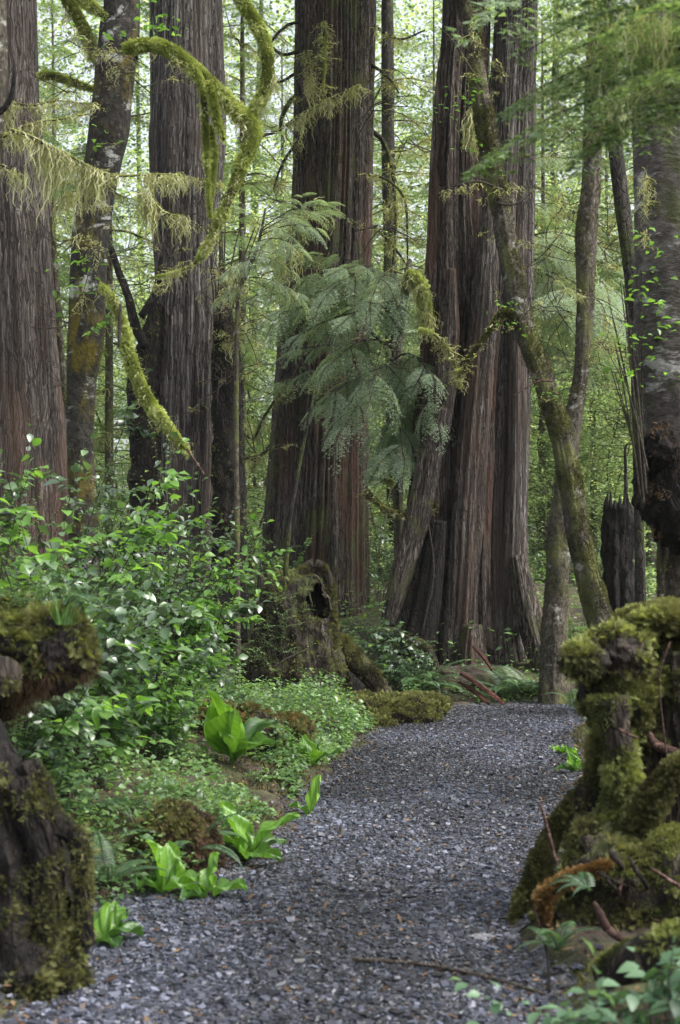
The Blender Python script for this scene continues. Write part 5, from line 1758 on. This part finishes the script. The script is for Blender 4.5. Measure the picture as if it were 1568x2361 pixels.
SH = [
    ('salal', 40, 845, 9.6, 'tall leafy shrub at the left edge before the grey-brown cedar', 1),
    ('bright', -10, 900, 8.6, 'shrub with bright leaves reaching highest at the left edge', 1),
    ('small', 110, 930, 9.8, 'fine-leaved shrub just right of the tall one at the left edge', 1),
    ('salal', 120, 1010, 9.0, 'glossy-leaved shrub before the foot of the grey-brown cedar', 1),
    ('bright', 40, 1080, 7.8, 'blurred bright shrub nearest the camera above the root plate', 1),
    ('salal', 240, 1020, 12.0, 'shrub at the foot of the lichen-spotted leaning trunk', 1),
    ('small', 300, 1000, 13.0, 'small-leaved shrub between the leaning trunk and the grey cedar', 1),
    ('bright', 385, 1050, 12.0, 'shrub with the brightest broad leaves under the lichen-fringed branch', 1),
    ('bright', 395, 1165, 13.0, 'bright broad-leaved shrub before the rotten snag', 1),
    ('salal', 350, 1130, 12.6, 'glossy shrub before the foot of the grey cedar', 1),
    ('salal', 80, 1215, 7.4, 'glossy broad-leaved shrub directly above the root plate', 1),
    ('salal', 200, 1215, 8.8, 'shrub with pale reflecting leaves right of the root plate', 1),
    ('salal', 300, 1260, 9.8, 'shrub with large grey-reflecting leaves below the grey cedar', 1),
    ('salal', 150, 1290, 8.2, 'low glossy shrub behind the root plate', 1),
    ('small', 380, 1200, 12.5, 'fine-leaved shrub below the grey cedar', 1),
    ('salal', 440, 1300, 13.0, 'dark glossy shrub before the rotten snag foot', 1),
    ('tiny', 460, 1340, 13.8, 'delicate fine shrub right of the grey cedar foot', 1),
    ('salal', 455, 1430, 14.2, 'dark glossy shrub left of the hollow stump', 1),
    ('bright', 290, 1450, 9.4, 'bright large-leaved shrub right of the root plate', 1),
    ('bright', 370, 1480, 9.8, 'bright large-leaved shrub in the middle of the left undergrowth', 1),
    ('bright', 250, 1560, 8.4, 'bright shrub below the root plate tip', 1),
    ('tiny', 220, 1460, 9.0, 'fine pale shrub behind the root plate tip', 1),
    ('salal', 440, 1450, 12.2, 'dark-leaved shrub left of the hollow stump base', 1),
    ('small', 480, 1520, 14.0, 'small-leaved shrub at the left foot of the hollow stump', 1),
    ('tiny', 570, 1560, 14.2, 'mound of small leaves in front of the hollow stump', 1),
    ('small', 650, 1590, 13.8, 'low small-leaved plants before the hollow stump', 1),
    ('tiny', 560, 1570, 12.8, 'fine-leaved plants lower left of the hollow stump', 1),
    ('tiny', 440, 1560, 11, 'fine-leaved shrub above and left of the big skunk cabbage', 1),
    ('small', 360, 1600, 9.6, 'low leafy shrub in the left undergrowth', 1),
    ('tiny', 300, 1650, 8.9, 'low fine-leaved plants in the left undergrowth', 1),
    ('salal', 160, 1640, 7.7, 'low glossy shrub under the root plate', 1),
    ('small', 60, 1640, 7.1, 'leafy shrub under the root plate at the left edge', 1),
    ('small', 230, 1710, 8.1, 'small-leaved plants behind the lower left stump', 1),
    ('tiny', 340, 1750, 8.3, 'delicate fine-leaved plants above the small dark stump', 1),
    ('tiny', 460, 1790, 8.9, 'delicate fine-leaved plants right of the small dark stump', 1),
    ('small', 180, 1800, 7.2, 'bright low plants right of the lower left stump', 1),
    ('tiny', 240, 1900, 6.9, 'fine low plants between the lower left stump and the skunk cabbages', 1),
    ('small', 600, 1760, 9.6, 'low small-leaved plants between the two upper skunk cabbages', 1),
    ('tiny', 640, 1690, 11.4, 'low fine plants left of the skunk cabbage by the hummock', 1),
    ('small', 820, 1370, 18.4, 'small shrub right of the central cedar foot', 1),
    ('salal', 870, 1405, 17.8, 'glossy-leaved sprigs before the twin-trunk cedar buttress', 1),
    ('salal', 930, 1450, 17.3, 'sparse glossy sprigs left of the ferns', 1),
    ('tiny', 640, 1300, 15.6, 'glossy sprigs growing on top of the hollow stump', 1),
    ('small', 590, 1180, 18.5, 'leafy shrub between rotten snag and central cedar', 1),
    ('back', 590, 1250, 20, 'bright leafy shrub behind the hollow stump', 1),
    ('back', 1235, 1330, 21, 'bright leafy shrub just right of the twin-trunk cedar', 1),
    ('small', 1330, 1400, 19.5, 'leafy shrub between the two slender mossy trunks', 1),
    ('salal', 1440, 1420, 17.5, 'glossy shrub before the black stump', 1),
    ('back', 1480, 1230, 20, 'pale leafy shrub right of the black stump', 1),
]
for k, (kd, px, pt, d, lab, w) in enumerate(SH):
    shrub(kd, px, pt, d, lab, w)
# shrubs behind the big trees, in the gaps
for k in range(64):
    px = [rsr.uniform(560, 680), rsr.uniform(850, 960), rsr.uniform(1220, 1500), rsr.uniform(-60, 340)][k % 4]
    d = rsr.uniform(21, 38)
    kd = ['back', 'back', 'salal', 'tiny', 'paleleaf'][rsr.integers(0, 5)]
    top = 1320 - (rsr.uniform(-.2, 1.3)) / d * FPX
    nm = {'back': 'bright green leafy shrub', 'salal': 'glossy dark green shrub', 'tiny': 'fine-leaved shrub', 'paleleaf': 'shrub with large pale leaves'}[kd]
    shrub(kd, px, top, d, 'distant %s %s' % (nm, gap(px)), .9, group='background %s %s' % (nm, gap(px)))

# close plants in the bottom right corner, out of focus
for px, pt, d, lab in [(1500, 2170, 3.9, 'blurred pale broad-leaved plant in the bottom right corner, the tallest'),
                       (1585, 2130, 3.8, 'blurred pale broad-leaved plant cut by the right edge at the bottom'), (1300, 2270, 3.95, 'low blurred pale plant at the end of the long stick'), (1430, 2230, 3.7, 'blurred pale plant nearest the camera at the bottom')]:
    shrub('paleleaf', px, pt, d, lab, .75, name='broadleaf_plant', cat='plant')

# small leafy twigs on the slender trunks
for root, d, pts in ((r6, 15.2, [(1110, 200), (1075, 225), (1090, 350), (1165, 720), (1180, 745), (1270, 900), (1140, 380), (1030, 240)]), (r9, 9.2, [(1500, 560), (1480, 690), (1520, 650), (1500, 740), (1530, 770), (1480, 860), (1440, 790)]),
                     (r2, 10.2, [(205, 320), (190, 600), (175, 660), (220, 740), (240, 70), (380, 65), (360, 50)])):
    lf = MB()
    q = np.random.default_rng(int(d * 10))
    for (px, py) in pts:
        n = 16
        c = P(px, py, d) + q.normal(0, 1, (n, 3)) * [.10, .08, .06]
        s_ = q.uniform(.03, .075, n)
        scatter(lf, LEAF[0], LEAF[1], c, np.stack([q.normal(size=n), q.normal(size=n), q.normal(-.1, .2, n)], -1), np.array([0, 0, 1.]) + q.normal(0, .3, (n, 3)), s_, q.uniform(.4, 1, n))
    lf.build('leaves', M['bright'], root)

# ground cover: small leaves on short stems over the left bank
q = np.random.default_rng(123)
lf = MB()
N = 70000
yy = q.uniform(6.2, 20, N) ** 1.0
side = np.where(q.uniform(size=N) < .86, -1, 1)
xx = np.interp(yy, _pc[:, 1], _pc[:, 0]) + side * (np.interp(yy, _pc[:, 1], _pw) + q.exponential(1.5, N) + .12)
dd, sd = path_dist(xx, yy)
g = fbm(xx * 1.5, yy * 1.5, 0, 91, 3)
k = (dd > np.where((sd < 0) & (q.uniform(size=N) < .35), -.10, .02)) & ~((yy > 14.6) & (xx > -.6) & (xx < .7) & (yy < 17.5)) & (g > .42) & ((sd < 0) | (g > .54)) & (np.abs(xx) < 6)
xx, yy, dd, g = xx[k], yy[k], dd[k], g[k]
n = len(xx)
hh = np.clip((g - .42) * 1.6, .02, .4) * q.uniform(.15, 1.1, n) * np.clip(dd * 2, .25, 1)
pos = np.stack([xx, yy, H(xx, yy) + .02 + hh], -1)
s_ = q.uniform(.022, .05, n) * np.where(yy < 8.5, 1.0, 1.15)
dr = np.stack([q.normal(size=n), q.normal(size=n), q.normal(-.1, .22, n)], -1)
up = np.array([0, 0, 1.]) + q.normal(0, .3, (n, 3))
kind = q.uniform(size=n) < .5
scatter(lf, LEAF_W[0], LEAF_W[1], pos[kind], dr[kind], up[kind], s_[kind], np.clip(q.normal(.55, .25, kind.sum()), 0, 1))
scatter(lf, SMALL_LEAF[0], SMALL_LEAF[1], pos[~kind], dr[~kind], up[~kind], s_[~kind], np.clip(q.normal(.6, .25, (~kind).sum()), 0, 1))
N = 26000
yy = q.uniform(17, 40, N)
xx = (q.uniform(-1, 1, N) * .30) * yy
dd, sd = path_dist(xx, yy)
g = fbm(xx * .7, yy * .7, 0, 92, 3)
k = (dd > .3) & (g > .40)
xx, yy, g = xx[k], yy[k], g[k]
n = len(xx)
pos = np.stack([xx, yy, H(xx, yy) + .02 + np.clip((g - .4) * 2.5, .03, .5) * q.uniform(.1, 1.2, n)], -1)
scatter(lf, SMALL_LEAF[0], SMALL_LEAF[1], pos, np.stack([q.normal(size=n), q.normal(size=n), q.normal(-.1, .3, n)], -1), np.array([0, 0, 1.]) + q.normal(0, .35, (n, 3)), q.uniform(.05, .11, n), q.uniform(.2, 1, n))
tag(lf.build('ground_cover', M['small']), 'carpet of small green leaves over the banks beside the path', 'ground cover', kind='stuff')
# moss carpet shoots on the forest floor near the path
mb = MB()
N = 40000
yy = q.uniform(4.5, 19, N)
sg = np.where(q.uniform(size=N) < .6, -1, 1)
xx = np.interp(yy, _pc[:, 1], _pc[:, 0]) + sg * (np.interp(yy, _pc[:, 1], _pw) + q.exponential(.45, N))
dd, sd = path_dist(xx, yy)
g = fbm(xx * 2, yy * 2, 0, 95, 3)
k = (dd > .03) & (g > .47)
xx, yy = xx[k], yy[k]
n = len(xx)
scatter(mb, BLADE[0], BLADE[1], np.stack([xx, yy, H(xx, yy)], -1), np.stack([q.normal(0, .5, n), q.normal(0, .5, n), np.ones(n)], -1), q.normal(size=(n, 3)), np.stack([np.full(n, .009), q.uniform(.015, .045, n), np.ones(n)], -1), q.uniform(0, 1, n))
tag(mb.build('floor_moss', M['moss_dull']), 'patchy moss on the floor along the path edges', 'moss', kind='stuff')

# ferns
for k, (px, py, n, L, lab) in enumerate([
    (975, 1600, 13, .62, 'sword fern with arching fronds at the left foot of the twin-trunk cedar'), (1025, 1590, 11, .6, 'sword fern directly before the foot of the twin-trunk cedar'),
    (1170, 1612, 12, .55, 'sword fern before the right foot of the twin-trunk cedar'), (1225, 1608, 10, .5, 'small sword fern at the far end of the path below the cedar root'),
    (1325, 1640, 6, .38, 'pale fern fronds at the path edge left of the nurse stump'), (930, 1590, 9, .5, 'pale fern behind the mossy hummock'),
    (440, 1985, 7, .42, 'fern hanging over the small dark stump'), (250, 2060, 6, .4, 'fern fronds between the two clumps of skunk cabbage'), (220, 1890, 7, .42, 'fern frond cluster behind the lower left stump'),
    (1285, 2215, 5, .3, 'small pale fern at the foot of the nurse stump'), (540, 1530, 8, .5, 'fern left of the hollow stump')]):
    b = hit(px, py)
    mb = fern_clump(600 + k, n, L * (1.45 if b[1] > 14 else 1.0))
    mb.v = [v + b for v in mb.v]
    tag(mb.build('sword_fern', M['fern'], loc=b), lab, 'fern')
for k, (px, py, d, L, yaw, lab) in enumerate([(150, 1400, 5.9, .2, -1.2, 'small fern growing from the top of the root plate'), (1360, 2060, 5.6, .22, 1.3, 'pale fern frond on the side of the nurse stump')]):
    b = P(px, py, d)
    mb = MB()
    for j in range(5):
        frond(mb, np.zeros(3), yaw + (j - 2) * .6, L * (1 - .08 * j), .8, 1.2, 700 + k * 10 + j, 22)
    mb.v = [v + b for v in mb.v]
    tag(mb.build('small_fern', M['fern'], loc=b), lab, 'fern')
# bright leaves and grass on the root plate's top
b = P(100, 1420, 6.1)
shrub('tiny', 100, 1290, 6.05, 'bright fine-leaved seedlings on top of the root plate', 1.2, name='seedling', cat='seedling', base_z=b[2])
shrub('tiny', 30, 1300, 6.05, 'bright fine-leaved seedlings on the root plate by the left edge', 1.2, name='seedling', cat='seedling', base_z=b[2])
shrub('small', 170, 1330, 6.05, 'small leafy plants at the tip of the root plate', .9, name='seedling', cat='seedling', base_z=b[2])
mb = MB()
blades(mb, P(145, 1440, 5.85), 26, .14, 5, .35, .008)
tag(mb.build('grass_tuft', M['bright'], loc=P(145, 1440, 5.85)), 'bright grass tuft at the front of the root plate top', 'grass tuft')

# skunk cabbages
for k, (px, py, leaves, lab) in enumerate([
    (535, 1762, [(1.9, .60, .24, 1.35, .3, .9), (.2, .50, .26, 1.5, .25, 1), (3.6, .52, .26, 1.25, .5, .75), (-1.0, .5, .22, 1.0, .8, .3), (-1.9, .4, .2, .8, .8, .4), (2.7, .4, .2, 1.0, .7, .5)], 'largest skunk cabbage, two tall yellow-green leaves, behind the path curve'),
    (718, 1768, [(.5, .36, .13, 1.3, .5, .8), (2.0, .36, .12, 1.1, .8, .7), (-1.3, .38, .13, .8, .9, .6), (3.5, .30, .12, 1.0, .8, .8), (-.4, .3, .11, 1.2, .6, .5)], 'skunk cabbage in the ground cover next to the mossy hummock'),
    (712, 1885, [(-.3, .40, .09, 1.42, .25, .9), (1.6, .22, .08, .9, .9, .7)], 'single narrow upright skunk cabbage leaf at the path edge'),
    (565, 1985, [(1.1, .48, .17, 1.35, .5, .9), (-1.4, .55, .13, .95, .7, .9), (-2.3, .42, .13, .4, .6, .3), (2.2, .42, .15, .9, .9, .8), (.2, .36, .14, 1.3, .6, .8), (-1.0, .38, .12, .7, 1.0, .5), (3.2, .3, .12, .6, .9, .6)], 'spreading skunk cabbage at the path edge right of the small dark stump'),
    (375, 2065, [(1.2, .42, .22, 1.35, .5, .95), (-.4, .34, .16, 1.2, .8, .6), (-1.5, .36, .14, .6, .8, .5), (.5, .38, .17, 1.4, .4, .9), (2.6, .3, .13, .8, 1.0, .6)], 'skunk cabbage with a broad bright leaf below the small dark stump'),
    (480, 2075, [(-.8, .34, .10, 1.25, .3, .9), (-1.6, .3, .11, .7, .9, .5), (1.6, .34, .12, .6, .9, .6), (2.4, .28, .11, .5, .9, .3), (.5, .26, .1, 1.0, .8, .8)], 'low skunk cabbage beside the dark stone'),
    (230, 2185, [(.9, .34, .13, .95, 1.3, .6), (-.5, .30, .14, 1.2, 1.2, .4), (1.7, .32, .06, .95, 1.5, .9), (-1.2, .3, .14, .9, 1.7, .2), (-2.4, .2, .11, .8, 1.6, .2), (-.2, .3, .1, 1.4, .8, .8)], 'drooping skunk cabbage at the foot of the lower left stump'),
    (1327, 1782, [(.5, .30, .12, 1.45, .2, .9), (-.7, .30, .12, 1.3, .3, .9), (1.8, .25, .08, .5, .8, .3), (-1.8, .24, .1, .7, .9, .2)], 'small upright skunk cabbage left of the nurse stump'),
    (1295, 1740, [(1.4, .16, .08, .9, .8, .6), (2.8, .15, .07, .9, .8, .6), (-.5, .14, .07, 1.1, .8, .7)], 'tiny skunk cabbage seedling left of the nurse stump'),
    (270, 1720, [(1.2, .4, .22, .6, .6, .1), (-1.2, .42, .22, .5, .6, .1)], 'skunk cabbage with dull flat leaves in the left undergrowth')]):
    b = hit(px, py)
    rt = thing('skunk_cabbage', lab, 'plant', b)
    for j, (yaw, L, W, lift, curl, c) in enumerate(leaves):
        mb = MB()
        f = .9 if k in (0, 9) else .66
        big_leaf(mb, b, yaw, L * f, W * f * 1.1, lift, curl, 800 + k * 10 + j, c)
        mb.build('leaf', M['skunk'], rt)

# ------------------------------------------------------------------ the damp air
mb = MB()
x0, x1, y0, y1, z0, z1 = -92, 92, -42, 142, -3, 30
mb.add([[x, y, z] for x in (x0, x1) for y in (y0, y1) for z in (z0, z1)], [(0, 1, 3, 2), (4, 6, 7, 5), (0, 4, 5, 1), (2, 3, 7, 6), (0, 2, 6, 4), (1, 5, 7, 3)])
hm = bpy.data.materials.new('damp_air')
hm.use_nodes = True
hm.node_tree.nodes.clear()
ho = hm.node_tree.nodes.new('ShaderNodeOutputMaterial')
hv = hm.node_tree.nodes.new('ShaderNodeVolumePrincipled')
hv.inputs['Color'].default_value = (.86, .92, .88, 1)
hv.inputs['Density'].default_value = .0003
hm.node_tree.links.new(hv.outputs[0], ho.inputs['Volume'])
tag(mb.build('haze', hm, smooth=False), 'thin damp haze between the trees', 'haze', kind='stuff')
